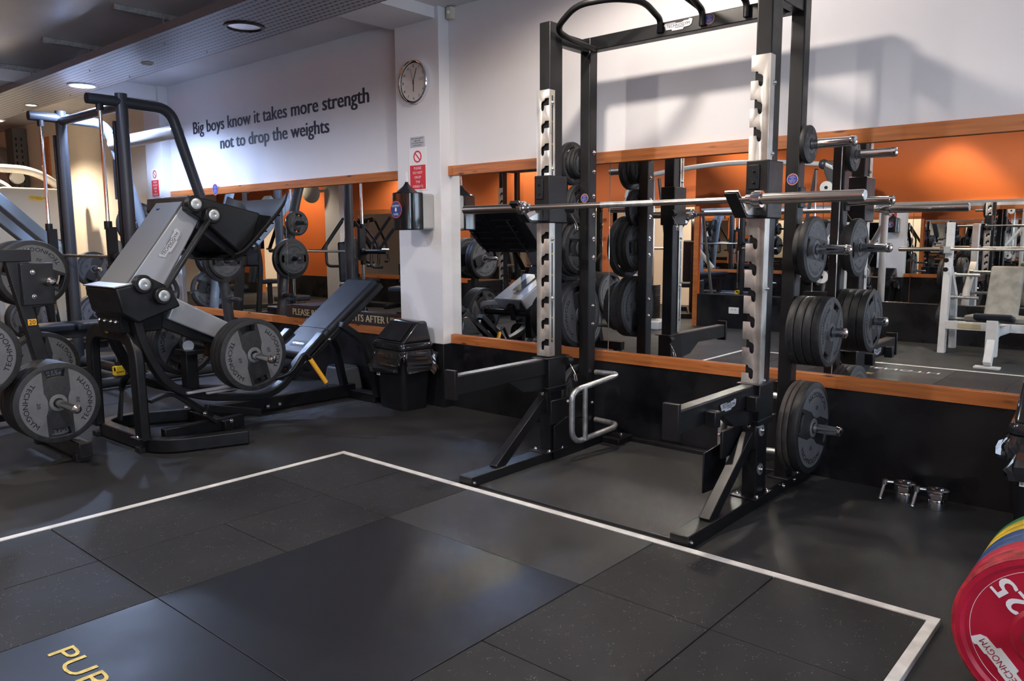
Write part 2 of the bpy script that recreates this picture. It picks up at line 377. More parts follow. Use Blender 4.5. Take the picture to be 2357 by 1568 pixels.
struct('baseboard_front', MB().box(-4.255, XR, YF-.022, YF, 0, .49), KICK)
struct('baseboard_alcove', MB().box(-8.65, -4.745, YF-.022, YF, 0, .49), KICK)
struct('baseboard_column', MB().box(-4.745, -4.255, 4.094, YF, 0, .49), KICK, .003)
struct('baseboard_left', MB().box(XL, -8.655, 4.094, YF, 0, .49), KICK)
# pine rails around the mirrors
struct('trim_1', MB().box(-4.255, XR, YF-.03, YF, .49, .56), WOOD, .003)
struct('trim_2', MB().box(-4.258, XR, YF-.032, YF, 1.75, 1.822), WOOD, .003)
struct('trim_3', MB().box(-8.55, -4.745, YF-.03, YF, .49, .56), WOOD, .003)
struct('trim_4', MB().box(-8.655, -4.745, YF-.032, YF, 1.75, 1.822), WOOD, .003)
# mirrors: one thing per pane
def pane(x0, x1, label, y0=YF-.006, y1=YF, z0=.56, z1=1.75, grp='wall mirror panes'):
    tag(mk('mirror_pane', MB().box(x0+.0015, x1-.0015, y0, y1, z0, z1), MIRR, None, .0012, 1), label, 'mirror', grp)
pane(-4.26, -2.83, 'wall mirror pane just right of the white column, behind the left rack upright')
pane(-2.83, -1.41, 'wall mirror pane in the middle behind the half rack')
pane(-1.41, 0.0, 'wall mirror pane right of the half rack above the pair of collars')
pane(0.0, 1.4, 'wall mirror pane furthest right, past the black bin')
pane(-6.455, -4.74, 'wall mirror pane in the alcove just left of the white column')
pane(-8.55, -6.455, 'wall mirror pane at the left of the alcove behind the leg press')

# back side of the room, seen in the mirrors
struct('wall_back', MB().box(-5.5, XR, YB-.1, YB, 1.69, H).box(-5.5, XR, YB-.1, YB, 0, 1.69)
       .box(-6.9, -5.5, YB-.1, YB, 1.72, H).box(-15.9, -6.9, YB-.1, YB, 0, H).box(-17.1, -15.9, YB-.1, YB, 2.05, H).box(XL, -17.1, YB-.1, YB, 0, H), ORAN)
struct('baseboard_back', MB().box(-5.5, XR, YB, YB+.012, 0, .47).box(-15.85, -6.95, YB, YB+.012, 0, .47).box(XL, -17.1, YB, YB+.012, 0, .47), KICK)
struct('trim_5', MB().box(-6.97, -6.90, YB-.1, YB+.02, 0, 1.79).box(-5.5, -5.43, YB-.1, YB+.02, 0, 1.72).box(-6.9, -5.5, YB-.1, YB+.02, 1.72, 1.79), WOOD)
struct('trim_6', MB().box(-15.97, -15.9, YB-.1, YB+.03, 0, 2.12).box(-17.1, -17.03, YB-.1, YB+.03, 0, 2.12).box(-17.03, -15.97, YB-.1, YB+.03, 2.05, 2.12), WOOD)
struct('trim_7', MB().box(-5.4, XR, YB, YB+.012, 1.66, 1.69).box(-5.4, XR, YB, YB+.012, .47, .48), STEEL)
struct('trim_8', MB().box(-10.0, -7.1, YB, YB+.025, 1.75, 1.82).box(-10.0, -7.1, YB, YB+.025, .49, .56), WOOD)
struct('trim_9', MB().box(-13.3, -10.9, YB, YB+.025, 1.78, 1.87).box(-13.3, -13.22, YB, YB+.025, .49, 1.78).box(-13.3, -10.9, YB, YB+.025, .49, .56), WOOD)
struct('wall_pier', MB().box(-14.05, -13.55, YB, YB+.25, 0, H), WALL)
for i in range(5):
    pane(-5.4+i*1.4, -4.0+i*1.4, 'mirror pane on the orange wall behind the camera, %s from the wooden doorway' % ('first', 'second', 'third', 'fourth', 'fifth')[i], YB, YB+.006, .48, 1.66, 'mirror panes on the orange wall')
pane(-10.0, -8.55, 'wood framed mirror pane on the orange wall, far half', YB, YB+.006, .56, 1.75, 'mirror panes on the orange wall')
pane(-8.55, -7.1, 'wood framed mirror pane on the orange wall beside the doorway', YB, YB+.006, .56, 1.75, 'mirror panes on the orange wall')
pane(-13.2, -10.9, 'wood framed mirror pane right of the white pier', YB, YB+.006, .56, 1.78, 'mirror panes on the orange wall')
struct('wall_back_room', MB().box(XL, XR, YB-3.1, YB-3.0, 0, H).box(-10, -9.9, YB-3, YB-.1, 0, H).box(-3.4, -3.3, YB-3, YB-.1, 0, H).box(-14, -13.9, YB-3, YB-.1, 0, H), WALC)

# ------------------------------------------------------------------ cable tray, strips, rods, lamps
tz = 2.74; ty0, ty1 = 2.72, 3.30
tray = thing('cable_tray', 'long grey perforated steel cable tray hung below the ceiling with downlights set in it', 'cable tray', (-6, 3, tz))
mb = MB()
mb.box(-12.4, -3.3, ty0, ty0+.004, tz, tz+.055).box(-12.4, -3.3, ty1-.004, ty1, tz, tz+.055)
mk('side_flange', mb, TRAY, tray)
def tray_mat():  # dark of the open slots is put into the colour, nothing is cut
    m = mat('perforated tray', (.30, .31, .34), .42, metal=.4); nt = m.node_tree; b = nt.nodes['Principled BSDF']
    tc = nt.nodes['Texture Coordinate']; sx = nt.nodes.new('ShaderNodeSeparateXYZ'); nt.links.new(tc.outputs['Object'], sx.inputs[0])
    def stripe(sock, period, duty, off=0.):
        a = nt.nodes.new('ShaderNodeMath'); a.operation = 'MULTIPLY_ADD'; a.inputs[1].default_value = 1/period; a.inputs[2].default_value = off; nt.links.new(sock, a.inputs[0])
        fr = nt.nodes.new('ShaderNodeMath'); fr.operation = 'FRACT'; nt.links.new(a.outputs[0], fr.inputs[0])
        lt = nt.nodes.new('ShaderNodeMath'); lt.operation = 'LESS_THAN'; lt.inputs[1].default_value = duty; nt.links.new(fr.outputs[0], lt.inputs[0]); return lt.outputs[0]
    y = stripe(sx.outputs['Y'], .048, .34, 100); x = stripe(sx.outputs['X'], .05, .70, 300)
    mu = nt.nodes.new('ShaderNodeMath'); mu.operation = 'MULTIPLY'; nt.links.new(x, mu.inputs[0]); nt.links.new(y, mu.inputs[1])
    mx = nt.nodes.new('ShaderNodeMix'); mx.data_type = 'RGBA'; mx.inputs['A'].default_value = (.30, .31, .34, 1); mx.inputs['B'].default_value = (.012, .012, .014, 1)
    nt.links.new(mu.outputs[0], mx.inputs['Factor']); nt.links.new(mx.outputs['Result'], b.inputs['Base Color']); return m
mb = MB().add([(-12.4, ty0, tz), (-3.3, ty0, tz), (-3.3, ty1, tz), (-12.4, ty1, tz)], [[0,1,2,3]])
mk('perforated_floor', mb, tray_mat(), tray)
for i, x in enumerate((-10.05, -8.68, -7.31, -5.93, -4.55, -3.42)):
    o = thing('ceiling_strut', 'slotted steel strut on the ceiling above the cable tray, %s from the left' % ('furthest', 'second', 'third', 'fourth', 'fifth', 'sixth')[i], 'strut', (x, 2.9, H-.04), 'struts above the cable tray')
    mk('channel', MB().box(x-.02, x+.02, 2.53, 3.40, H-.04, H-.001), GALV, o, .002)
    mk('threaded_rod', MB().cyl((x, 2.885, tz-.01), (x, 2.885, H-.04), .005, 8), TRAY, o)
    mk('threaded_rod', MB().cyl((x, 3.22, tz-.01), (x, 3.22, H-.04), .005, 8), TRAY, o)
def downlight(x, y, z, r, lit, label, key=False):
    o = thing('downlight', label, 'downlight', (x, y, z), 'ceiling downlights')
    mk('bezel', MB().lathe([(0, r*1.25), (-.008, r*1.22), (-.012, r*1.05), (-.004, r*1.0), (.0, r)], (x, y, z), (0, 0, 1), 32, cap=False), BLK if r > .09 and not lit else GREYP, o)
    mk('lens', MB().cyl((x, y, z-.002), (x, y, z+.0005), r*.98, 32), lit or STEEL, o)
    return o
downlight(-8.05, 3.10, tz-.001, .105, EM_C, 'large lit cool white downlight in the cable tray')
downlight(-11.1, 3.22, tz-.001, .105, EM_W, 'large lit warm downlight at the far left end of the cable tray')
downlight(-5.06, 3.03, tz-.001, .11, None, 'large unlit downlight with a black bezel in the cable tray')
downlight(-6.67, 3.09, tz-.001, .04, None, 'small unlit swivel spotlight in the tray between the two large lamps')
downlight(-9.57, 3.15, tz-.001, .05, EM_W, 'small lit spotlight in the tray left of the cool white lamp')
downlight(KEY[0], KEY[1], H-.002, .09, EM_W, 'lit warm ceiling downlight above the half rack')
for i, (x, y, p, c, a) in enumerate(DOWN[3:]):  # neutral entries are added fill lamps with made-up fittings
    downlight(x, y, H-.002, .08, EM_W if c != COOL else EM_C, 'ceiling downlight over the %s of the room' % ('orange wall mirror', 'doorway side (added fill)', 'middle', 'near right corner (added fill)', 'far left bay (added fill)', 'far left end', 'leg press side', 'wood framed mirror (added fill)', 'lifting platform (added fill)')[i])

# ------------------------------------------------------------------ lifting platform
PX0, PX1, PY0, PY1 = -3.775, -.543, .12, 2.79
pl = thing('lifting_platform', 'low square lifting platform with white edging, rubber tiles and a smooth black centre board', 'platform', (-2.16, 1.4, 0))
e = .035; ph = .022
for nm, b in (('edge_strip', (PX0, PX1, PY1-e, PY1)), ('edge_strip', (PX0, PX0+e, PY0, PY1-e)), ('edge_strip', (PX1-e, PX1, PY0, PY1-e)), ('edge_strip', (PX0, PX1, PY0-e, PY0))):
    mk(nm, MB().box(*b, 0, ph+.002), PAINTW, pl, .0015)
g = .0018
cols = [(PX0+e, -3.205, [PY0, 1.165, 2.235, PY1-e]), (-3.205, -2.705, [PY0, .62, 1.165, 1.70, 2.235, PY1-e]),
        (-1.615, -1.10, [PY0, .62, 1.165, 1.70, 2.235, PY1-e]), (-1.10, PX1-e, [PY0, 1.165, 2.235, PY1-e])]
for x0, x1, ys in cols:
    for a, b in zip(ys, ys[1:]):
        mk('rubber_tile', MB().box(x0+g, x1-g, a+g, b-g, .001, ph-.001), TILE, pl, .002)
for a, b in ((PY0, 1.165), (1.165, 2.235), (2.235, PY1-e)):
    mk('centre_board', MB().box(-2.705+g, -1.615-g, a+g*.6, b-g*.6, .001, ph-.001), BOARD if b < 2.3 else MATR, pl, .0015)
t = MB(); put_text(t, 'PURE', (-2.575, .765, ph), (.966, .0, 0), (0, 1, 0), .40, .075, center=False)
mk('stencil_lettering', t, PAINTY, pl, recalc=False)
t = MB(); put_text(t, 'STRENGTH', (-2.56, .40, ph), (1, 0, 0), (0, 1, 0), .86, .085, center=False)
mk('stencil_lettering', t, WHT, pl, recalc=False)
tag(mk('rubber_mat', MB().box(-2.725, -1.585, 2.86, 4.12, 0.0, .012), MATR, None, .002), 'grey rubber floor mat between the two feet of the half rack', 'mat')
mb = MB()
for y in (.95, ):  mb.box(-9, PX0-.3, y, y+.004, 0, .0006)
for x in (-4.9, -6.4, -7.9): mb.box(x, x+.004, -1.9, 4.1, 0, .0006)
struct('floor_seam', mb, LET)

# ------------------------------------------------------------------ weight plates (axis +x, origin at plate centre)
def arc_text(mb, s, r, phi0, phi1, h, x, flip=False):
    """letters on an arc, tops towards the centre, running counter-clockwise, on the +x face"""
    me = text_me(s); xs = [v.co.x for v in me.vertices]; a, b = min(xs), max(xs); cap = max(v.co.y for v in text_me('H').vertices)
    vs = []
    for v in me.vertices:
        t = (v.co.x-a)/(b-a); ph = phi0+(phi1-phi0)*t; rr = r-(v.co.y/cap)*h
        vs.append((x, rr*cos(ph)*(-1 if flip else 1), rr*sin(ph)))
    mb.add(vs, [list(p.vertices) for p in me.polygons])
def plate_proto(rad, th, num, style='big'):
    loops = [circ(rad, 64)]
    if style == 'big':
        for sg in (1, -1):
            o_ = circ(rad*.88, 10, (0,0), R(90-17), R(90+17), True); i_ = circ(rad*.66, 10, (0,0), R(90+19), R(90-19), True)
            loops.append([(x, y*sg) for x, y in (o_+i_)])
    elif style == 'mid':
        for sg in (1, -1):
            o_ = circ(rad*.80, 10, (0,0), R(90-24), R(90+24), True); i_ = circ(rad*.56, 10, (0,0), R(90+26), R(90-26), True)
            loops.append([(x, y*sg) for x, y in (o_+i_)])
    loops.append(circ(.027, 20))
    me = curve2d(loops, th, min(.006, th*.25))
    Mx = frameM((0,0,0), (0,1,0), (0,0,1))
    body = MB().mesh_in(me, Mx)
    root = mk('weight_plate', body, RUB, None, local=True); root['category'] = 'weight plate'
    pm = PAN if rad > .2 else PAND; bw = (.31 if style == 'big' else .34)*rad; ro = .885*rad
    a = math.acos(bw/ro)
    for face in (1, -1):
        for sg in (1, -1):
            arc = circ(ro, 28, (0,0), -a, a, True)
            inner = []
            if style == 'big': inner = [(bw, ro*sin(a)*.34), (bw*.92, ro*sin(a)*.28), (rad*.24, rad*.10), (rad*.24, -rad*.10), (bw*.92, -ro*sin(a)*.28), (bw, -ro*sin(a)*.34)]
            mb = MB().prism([(x*sg, y) for x, y in arc+inner], (face*(th/2-.0005), 0, 0), (0,1,0), (0,0,1), (face*.0018, 0, 0))
            mk('face_inset', mb, pm, root, local=True)
        mk('hub_ring', MB().lathe([(th/2-.001, .028), (th/2+.003, .029), (th/2+.003, .046), (th/2-.001, .050)], (0,0,0), (face,0,0), 28, cap=False), pm, root, local=True)
    x = th/2+.0022; h = rad*.115
    for c in (0, pi):
        t = MB(); arc_text(t, 'TECHNOGYM', rad*.81, c-R(47), c+R(47), h, x); mk('raised_lettering', t, LET, root, local=True, recalc=False)
        if num: t = MB(); arc_text(t, num, rad*.50, c-R(9), c+R(9), h*.7, x); mk('raised_number', t, LET, root, local=True, recalc=False)
    return root
PR = {}
used = set()
SPEC = {'20': (.225, .044, '20', 'big'), '15': (.2, .042, '15', 'big'), '10': (.166, .040, '10', 'big'), '5': (.122, .036, '5', 'mid'), '5b': (.155, .036, '5', 'mid'), '2': (.085, .026, '', 'small'), '20b': (.225, .026, '20', 'big')}
for k, sp in SPEC.items():
    PR[k] = plate_proto(*sp)
for ch in PR['20b'].children: pass
PR['20b'].data.materials[0] = RUBB
def plate(kind, loc, label, group, roll=0, rz=0):
    if kind not in used:
        used.add(kind); o = PR[kind]; o.location = loc
    else: o = dup(PR[kind], loc)
    o.rotation_euler = Matrix.Rotation(rz, 3, 'Z').to_4x4().to_3x3().__matmul__(Matrix.Rotation(roll, 3, 'X')).to_euler()
    o['label'] = label; o['category'] = 'weight plate'; o['group'] = group
    return o
ORD = ['first', 'second', 'third', 'fourth', 'fifth', 'sixth', 'seventh']
def stack(kinds, x, y, z, d, where, group, rolls=None, gap=.0015, rz=0):
    """plates pushed on a peg along +-x starting from x"""
    words = {'20': 'large grey faced plate', '15': 'mid sized grey faced plate', '10': 'medium dark plate', '5': 'small dark plate', '5b': 'medium grip plate', '2': 'tiny dark plate', '20b': 'thin brownish plate'}
    for i, k in enumerate(kinds):
        th = SPEC[k][1]; cx = x + d*th/2; x += d*(th+gap)
        pos = '' if len(kinds) == 1 else ', ' + (ORD[i] if i < len(kinds)-1 else 'outermost') + ', '
        plate(k, (cx, y, z-(SPEC[k][0]*0)), f'{words[k]}{pos}'.rstrip() + f' on {where}', group, (rolls[i] if rolls else random.uniform(-.5, .5)), rz)
    return x

# ------------------------------------------------------------------ half rack
rk = thing('half_rack', 'tall black steel half rack with worn zinc notch strips standing against the mirror wall', 'rack', (-2.155, 3.5, 0))
LX0, LX1, RX0, RX1 = -2.805, -2.73, -1.56, -1.487
FY0, FY1, BY0, BY1 = 3.462, 3.575, 3.835, 3.91
for x0, x1 in ((LX0, LX1), (RX0, RX1)):
    mk('upright', MB().box(x0, x1, FY0, FY1, .068, 2.45), BLK, rk, .006, 3)
    mk('upright', MB().box(x0+.005, x1, BY0, BY1, .068, 2.43), BLK, rk, .006, 3)
    mk('base_beam', MB().box(x0-.012, x1+.002, 2.805, 4.165, .0, .062), BLKW, rk, .004)
    mk('top_beam', MB().box(x0+.012, x1-.008, FY1, BY0, 2.345, 2.41), BLK, rk, .004)
    mk('base_plate', MB().box(x0-.03, x1+.03, 3.40, 3.60, .062, .070), BLKW, rk, .002)
    mk('base_plate', MB().box(x0-.02, x1+.02, 3.80, 3.97, .062, .070), BLKW, rk, .002)
    mk('brace', MB().rtube([(x0+.037, 3.03, .05), (x0+.037, 3.445, .36)], .05, .06, (0,-.6,.8)), BLKW, rk, .003)
    mk('brace_bracket', MB().box(x0+.002, x1-.002, 3.44, 3.464, .30, .44), BLKW, rk, .002)
    bolt(rk, (x0+.037, 3.44, .405), (0,-1,0), .008)
    for p in ((x0-.012, 3.44, .070), (x1+.014, 3.44, .070), (x1+.01, 3.95, .070), (x1+.014, 3.56, .07)): bolt(rk, p, (0,0,1), .010)
    bolt(rk, (x1+.002, 2.83, .03), (1,0,0), .007)
mk('cross_beam', MB().box(LX0+.01, RX1-.005, BY0+.003, BY1-.003, 2.355, 2.43), BLK, rk, .004)
mk('base_cross_bar', MB().box(LX1+.09, RX0-.09, 4.125, 4.165, 0, .035), BLKW, rk, .003)
for x0, x1, s in ((LX0, LX1, 1), (RX0, RX1, -1)):   # foot outriggers at the back
    xa = x1+.002 if s > 0 else x0-.012
    mk('foot_outrigger', MB().box(xa, xa+s*.13, 3.98, 4.15, .002, .05), BLKW, rk, .004)
    bolt(rk, (xa+s*.07, 4.1, .05), (0,0,1), .008)
# pull up grips
def grip(side):
    f = (lambda x: x) if side > 0 else (lambda x: LX0+RX1-x)
    pts = [(f(-2.70), 3.83, 2.36), (f(-2.70), 3.60, 2.37), (f(-2.70), 3.47, 2.40), (f(-2.54), 3.44, 2.49), (f(-2.36), 3.50, 2.50), (f(-2.27), 3.66, 2.505), (f(-2.27), 3.835, 2.445), (f(-2.27), 3.828, 2.375)]
    mk('pull_up_grip', MB().tube(fillet(pts, .07, 5), .0165, 14), BLK, rk)
grip(1); grip(-1)
mk('pull_up_grip', MB().tube(fillet([(-2.02, 3.828, 2.37), (-2.02, 3.828, 2.45), (-2.14, 3.45, 2.60), (-2.14, 3.3, 2.62)], .06), .0165, 14), BLK, rk)
mk('pull_up_grip', MB().tube(fillet([(-1.78, 3.828, 2.37), (-1.78, 3.828, 2.45), (-1.90, 3.45, 2.60), (-1.90, 3.3, 2.62)], .06), .0165, 14), BLK, rk)
badge(rk, (-2.165, BY0+.002, 2.395), (1,0,0), (0,0,1), .17)
sticker(rk, (-1.985, BY0+.002, 2.40), (1,0,0), (0,0,1), .028)
sticker(rk, (LX0+.043, BY0-.0015, 1.52), (1,0,0), (0,0,1), .026)
sticker(rk, (RX0+.043, BY0-.0015, 1.565), (1,0,0), (0,0,1), .028)
# notch strips
def strip(x0, x1, right, z0, z1, zs, m):
    W_ = x1-x0; op = [(W_, z0)]
    for zt in sorted(zs):
        op += [(W_, zt-.040), (W_-.033, zt-.040), (W_-.036, zt-.060), (W_-.044, zt-.068), (W_-.053, zt-.066), (W_-.057, zt-.056), (W_-.057, zt-.026), (W_-.050, zt-.016), (W_-.034, zt-.010), (W_-.030, zt), (W_, zt)]
    op += [(W_, z1), (0, z1), (0, z0)]
    if right: op = [(W_-a, b) for a, b in op]
    me = curve2d([op], .005, .0008)
    mb = MB().mesh_in(me, frameM((x0, FY0-.011, 0), (1,0,0), (0,0,1)))
    s = mk('notch_strip', mb, m, rk)
    return s
zsL = [2.045-.1205*i for i in range(12)]
zL = [z for z in zsL if z > 1.66 or z < 1.33]
strip(LX0-.008, LX1+.004, False, .62, 2.09, [z for z in zL if z > .68], ZINC)
zsR = [2.02-.1205*i for i in range(14)]
strip(RX0-.012, RX1+.002, True, .40, 2.09, [z for z in zsR if (z > 1.66 or z < 1.34) and z > .48], ZINCW)
for x in (LX1+.004, RX1+.002):
    lo = .62 if x < -2 else .40
    mk('strip_flange', MB().box(x-.002, x+.003, FY0-.013, FY0+.036, lo, 2.09), ZINC, rk, .001)
    if x < -2:
        for a, b in ((1.40, 2.06), (.70, 1.26)):
            mk('number_slot', MB().box(x+.002, x+.0034, FY0+.006, FY0+.016, a, b), LET, rk)
        for i, z in enumerate([2.065, 1.92, 1.80, 1.68, 1.20, 1.08, .96, .84, .72]):
            t = MB(); put_text(t, str(12-i), (x+.0036, FY0+.011, z), (0,1,0), (0,0,1), .010, .010)
            mk('slot_number', t, YELB, rk, recalc=False)
    for z in ((2.02, 1.665, 1.28, .95) if x < -2 else (1.97, 1.66, 1.05, .62)):
        bolt(rk, (x+.003, FY0+(.012 if x < -2 else .03), z), (1,0,0), .008, GALV)
# bar hooks
def hook(x0, x1, s, zc):
    c = mk('hook_carriage', MB().box(x0-.014, x1+.020, FY0-.030, FY1+.02, zc-.13, zc+.13), BLK, rk, .006, 3)
    mk('carriage_pad', MB().box(x0+(.0 if s > 0 else -.002), x0+.052, FY0-.037, FY0-.029, zc+.0, zc+.11), PLASM, c, .004)
    for dz in (.03, .08): bolt(c, (x0+.026, FY0-.037, zc+dz), (0,-1,0), .005, BLKW)
    xa, xb = (x0-.012, x0+.045)
    # cradle: floor and rising lip, seen edge on from the side
    prof = [(FY0-.03, zc-.115), (3.335, zc-.115), (3.225, zc-.02), (3.212, zc-.026), (3.325, zc-.128), (FY0-.03, zc-.128)]
    h = mk('bar_hook', MB().prism([(a, b) for a, b in prof], (xa, 0, 0), (0,1,0), (0,0,1), (xb-xa, 0, 0)), BLKW, c, .002)
    mk('hook_liner', MB().prism([(3.225, zc-.018), (3.30, zc-.086), (3.305, zc-.082), (3.229, zc-.012)], (xa-.003, 0, 0), (0,1,0), (0,0,1), (xb-xa+.006, 0, 0)), STEEL, c)
    mk('hook_liner', MB().prism([(3.31, zc-.105), (FY0-.034, zc-.06), (FY0-.03, zc-.115), (3.335, zc-.115)], (xa+.003, 0, 0), (0,1,0), (0,0,1), (xb-xa, 0, 0)), STEEL, c)
    return c
hook(LX0, LX1, 1, 1.50); hook(RX0, RX1, -1, 1.50)
for x, z in ((LX1+.02, 1.45), (RX0-.005, 1.45), (LX1+.02, .58), (RX0-.005, .58)):   # sprung pins with wire clips
    mk('pin_knob', MB().cyl((x, FY1+.015, z), (x, FY1+.06, z), .022, 16), PLASM, rk)
    mk('wire_clip', MB().tube(fillet([(x, FY1+.05, z-.02), (x+.045, FY1+.05, z-.085), (x+.055, FY1+.05, z-.12), (x+.04, FY1+.05, z-.12), (x+.03, FY1+.05, z-.08)], .01, 3), .002, 6), STEEL, rk)
# safety arms
def arm(x0, x1, logo):
    xa, xb = x0-.0, x1-.005
    top = [(2.72, .62), (2.72, .52), (3.15, .505), (3.36, .435), (3.45, .435), (3.45, .60)]
    a = mk('safety_arm', MB().prism([(2.72, .602), (2.72, .507), (3.14, .515), (3.16, .515), (3.45, .515), (3.45, .602)], (xa+.010, 0, 0), (0,1,0), (0,0,1), (xb-xa-.012, 0, 0)), BLKW, rk, .003)
    mk('wear_strip', MB().box(xa+.012, xb-.004, 2.725, 3.44, .602, .607), WEAR, a)
    mk('end_stop', MB().box(xa+.002, xb+.006, 2.700, 2.722, .485, .635), BLKW, a, .002)
    mk('gusset', MB().prism([(3.12, .516), (3.45, .516), (3.45, .42), (3.25, .44)], (xa+.016, 0, 0), (0,1,0), (0,0,1), (.04, 0, 0)), BLKW, a, .002)
    c = mk('arm_sleeve', MB().box(x0-.012, x1+.014, FY0-.025, FY1+.02, .41, .605), BLK, a, .004)
    for z in (.605, .435): mk('sleeve_plate', MB().box(x0-.02, x1+.02, FY0-.05, FY1+.05, z, z+.006), BLKW, a, .002)
    if logo:
        badge(a, (xb+.004, 3.14, .555), (0,1,0), (0,0,1), .15)
        for y in (2.93, 3.33): mk('stop_block', MB().box(xb, xb+.05, y, y+.05, .50, .57), BLKW, a, .003)
    return a
arm(LX0, LX1, False); arm(RX0, RX1, True)
# kick plates and the bent galvanised handle
mk('kick_plate', MB().prism([(3.20, .01), (3.20, .32), (3.32, .32)] if False else [(3.478, .012), (3.478, .21), (3.60, .245), (3.78, .20), (3.86, .14), (3.83, .04), (3.74, .01)], (LX1+.012, 0, 0), (0,1,0), (0,0,1), (.008, 0, 0)), BLK, rk, .002)
mk('kick_plate', MB().prism([(3.205, .115), (3.205, .305), (3.42, .32), (3.44, .10)], (RX0-.075, 0, 0), (0,1,0), (0,0,1), (.008, 0, 0)), BLK, rk, .002)
mk('pivot_plate', MB().box(LX1, LX1+.012, 3.46, 3.80, .22, .36), BLKW, rk, .003)
mk('pivot_plate', MB().box(RX0-.014, RX0, 3.25, 3.50, .28, .41), BLKW, rk, .003)
bolt(rk, (LX1+.012, 3.62, .335), (1,0,0)); bolt(rk, (RX0-.04, 3.30, .38), (0,-1,0), .008)
hx = -2.60
hp = [(LX1+.01, 3.90, .47), (hx+.03, 3.90, .475), (hx+.05, 3.86, .47), (hx, 3.55, .43), (hx, 3.50, .40), (hx, 3.50, .17), (hx, 3.55, .125), (hx+.05, 3.86, .16), (hx+.03, 3.90, .17), (LX1+.01, 3.90, .175)]
mk('bent_handle', MB().tube(fillet(hp, .045, 5), .0165, 14).cyl((hx+.02, 3.60, .13), (hx+.02, 3.60, .435), .015, 14), GALV, rk)
hp2 = [(RX0-.01, 3.90, .47), (-1.69, 3.90, .475), (-1.70, 3.86, .47), (-1.69, 3.55, .43), (-1.69, 3.50, .40), (-1.69, 3.50, .17), (-1.69, 3.55, .125), (-1.70, 3.86, .16), (-1.69, 3.90, .17), (RX0-.01, 3.90, .175)]
mk('bent_handle', MB().tube(fillet(hp2, .045, 5), .0165, 14).cyl((-1.69, 3.60, .13), (-1.69, 3.60, .435), .015, 14), GALV, rk)
for z in (.33, .14):
    mk('washer', MB().cyl((RX1, 3.50, z+.05), (RX1+.004, 3.50, z+.05), .028, 20), GALV, rk); bolt(rk, (RX1+.004, 3.50, z+.05), (1,0,0), .010)
bolt(rk, (RX1+.006, 3.78, .04), (1,0,0), .010); bolt(rk, (RX1+.006, 3.92, .04), (1,0,0), .010)
# storage pegs
PY = 3.872
PZ = [1.73, 1.478, 1.225, .825, .338]
for z in PZ:
    mk('weight_peg', MB().lathe([(0, .020), (.004, .020), (.004, .0235), (.222, .0235), (.226, .026), (.246, .0245), (.252, .016), (.254, 0)], (RX1, PY, z), (1,0,0), 24), CHROME, rk)
    mk('peg_flange', MB().box(RX1-.001, RX1+.012, PY-.032, PY+.032, z-.05, z+.05), BLK, rk, .003)
    mk('weight_peg', MB().lathe([(0, .020), (.004, .0235), (.222, .0235), (.246, .0245), (.252, .016), (.254, 0)], (LX0+.005, PY, z), (-1,0,0), 24), CHROME, rk)
    mk('peg_flange', MB().box(LX0+.006, LX0-.007, PY-.032, PY+.032, z-.05, z+.05), BLK, rk, .003)
    for dz in (.055, -.055): bolt(rk, (LX1, BY0+.045, z+dz), (1,0,0), .009)
    for dz in (.055, -.055): bolt(rk, (RX0+.005, BY0+.045, z+dz), (-1,0,0), .009)
G = 'plates stored on the half rack'
w_ = lambda s, h: f'the {h} {s} peg of the half rack'
xs = RX1+.013
stack(['2'], xs, PY, PZ[0]-.0, 1, w_('right', 'top'), G, [.3])
stack(['5', '5b'], xs, PY, PZ[2], 1, w_('right', 'middle'), G, [.8, 1.45])
stack(['10', '10', '10', '10'], xs, PY, PZ[3], 1, w_('right', 'fourth'), G, [.1, .3, -.2, -.45])
stack(['20b', '20b', '20'], xs, PY, PZ[4], 1, w_('right', 'lowest'), G, [.2, .5, 1.25])
xs = LX0-.008
stack(['2', '2', '5'][:3], xs, PY, PZ[0], -1, w_('left', 'top'), G, [.2, .1, .4])
stack(['5'], xs, PY, PZ[1], -1, w_('left', 'second'), G, [.4])
stack(['5b', '10', '15'], xs, PY, PZ[2], -1, w_('left', 'middle'), G, [1.5, 1.3, .6])
stack(['15', '15', '10', '10'], xs, PY, PZ[3], -1, w_('left', 'fourth'), G, [.15, .5, 0, .4])
stack(['10', '5'], xs, PY, PZ[4], -1, w_('left', 'lowest'), G, [.4, .4])

# ------------------------------------------------------------------ barbell
def barbell(x0, x1, y, z, label, sl=.44):
    o = thing('barbell', label, 'barbell', ((x0+x1)/2, y, z))
    mk('shaft', MB().lathe([(0, .014), (x1-x0-.2, .014)], (x0+.1, y, z), (1,0,0), 20), STEEL, o)
    mk('knurling', MB().lathe([(0, .0145), (.30, .0145)], ((x0+x1)/2-.15, y, z), (1,0,0), 20), GALV, o)
    for s, xe in ((1, x0), (-1, x1)):
        q = mk('sleeve', MB().lathe([(0, .021), (.003, .0235), (sl-.02, .0235), (sl-.02, .025)], (xe, y, z), (s,0,0), 28), STEELD if s > 0 else STEEL, o)
        mk('collar_ring', MB().lathe([(sl-.02, .025), (sl-.02, .036), (sl+.008, .037), (sl+.010, .032), (sl+.022, .032), (sl+.024, .022), (sl+.05, .021), (sl+.052, .014)], (xe, y, z), (s,0,0), 28), CHROME, q)
        mk('end_cap', MB().lathe([(-.001, 0), (-.001, .010), (-.003, .011), (-.003, .019), (.001, .021)], (xe, y, z), (s,0,0), 24), BLKW if s > 0 else WHT, q)
    return o
barbell(-3.200, -1.001, 3.265, 1.449, 'long steel barbell with empty sleeves resting on the hooks of the half rack')

# ------------------------------------------------------------------ leg press
XC = -4.97
lp = thing('leg_press', 'black and silver plate loaded leg press with a tilted footplate and padded back rest', 'exercise machine', (XC, 2.9, 0))
XC0 = XC
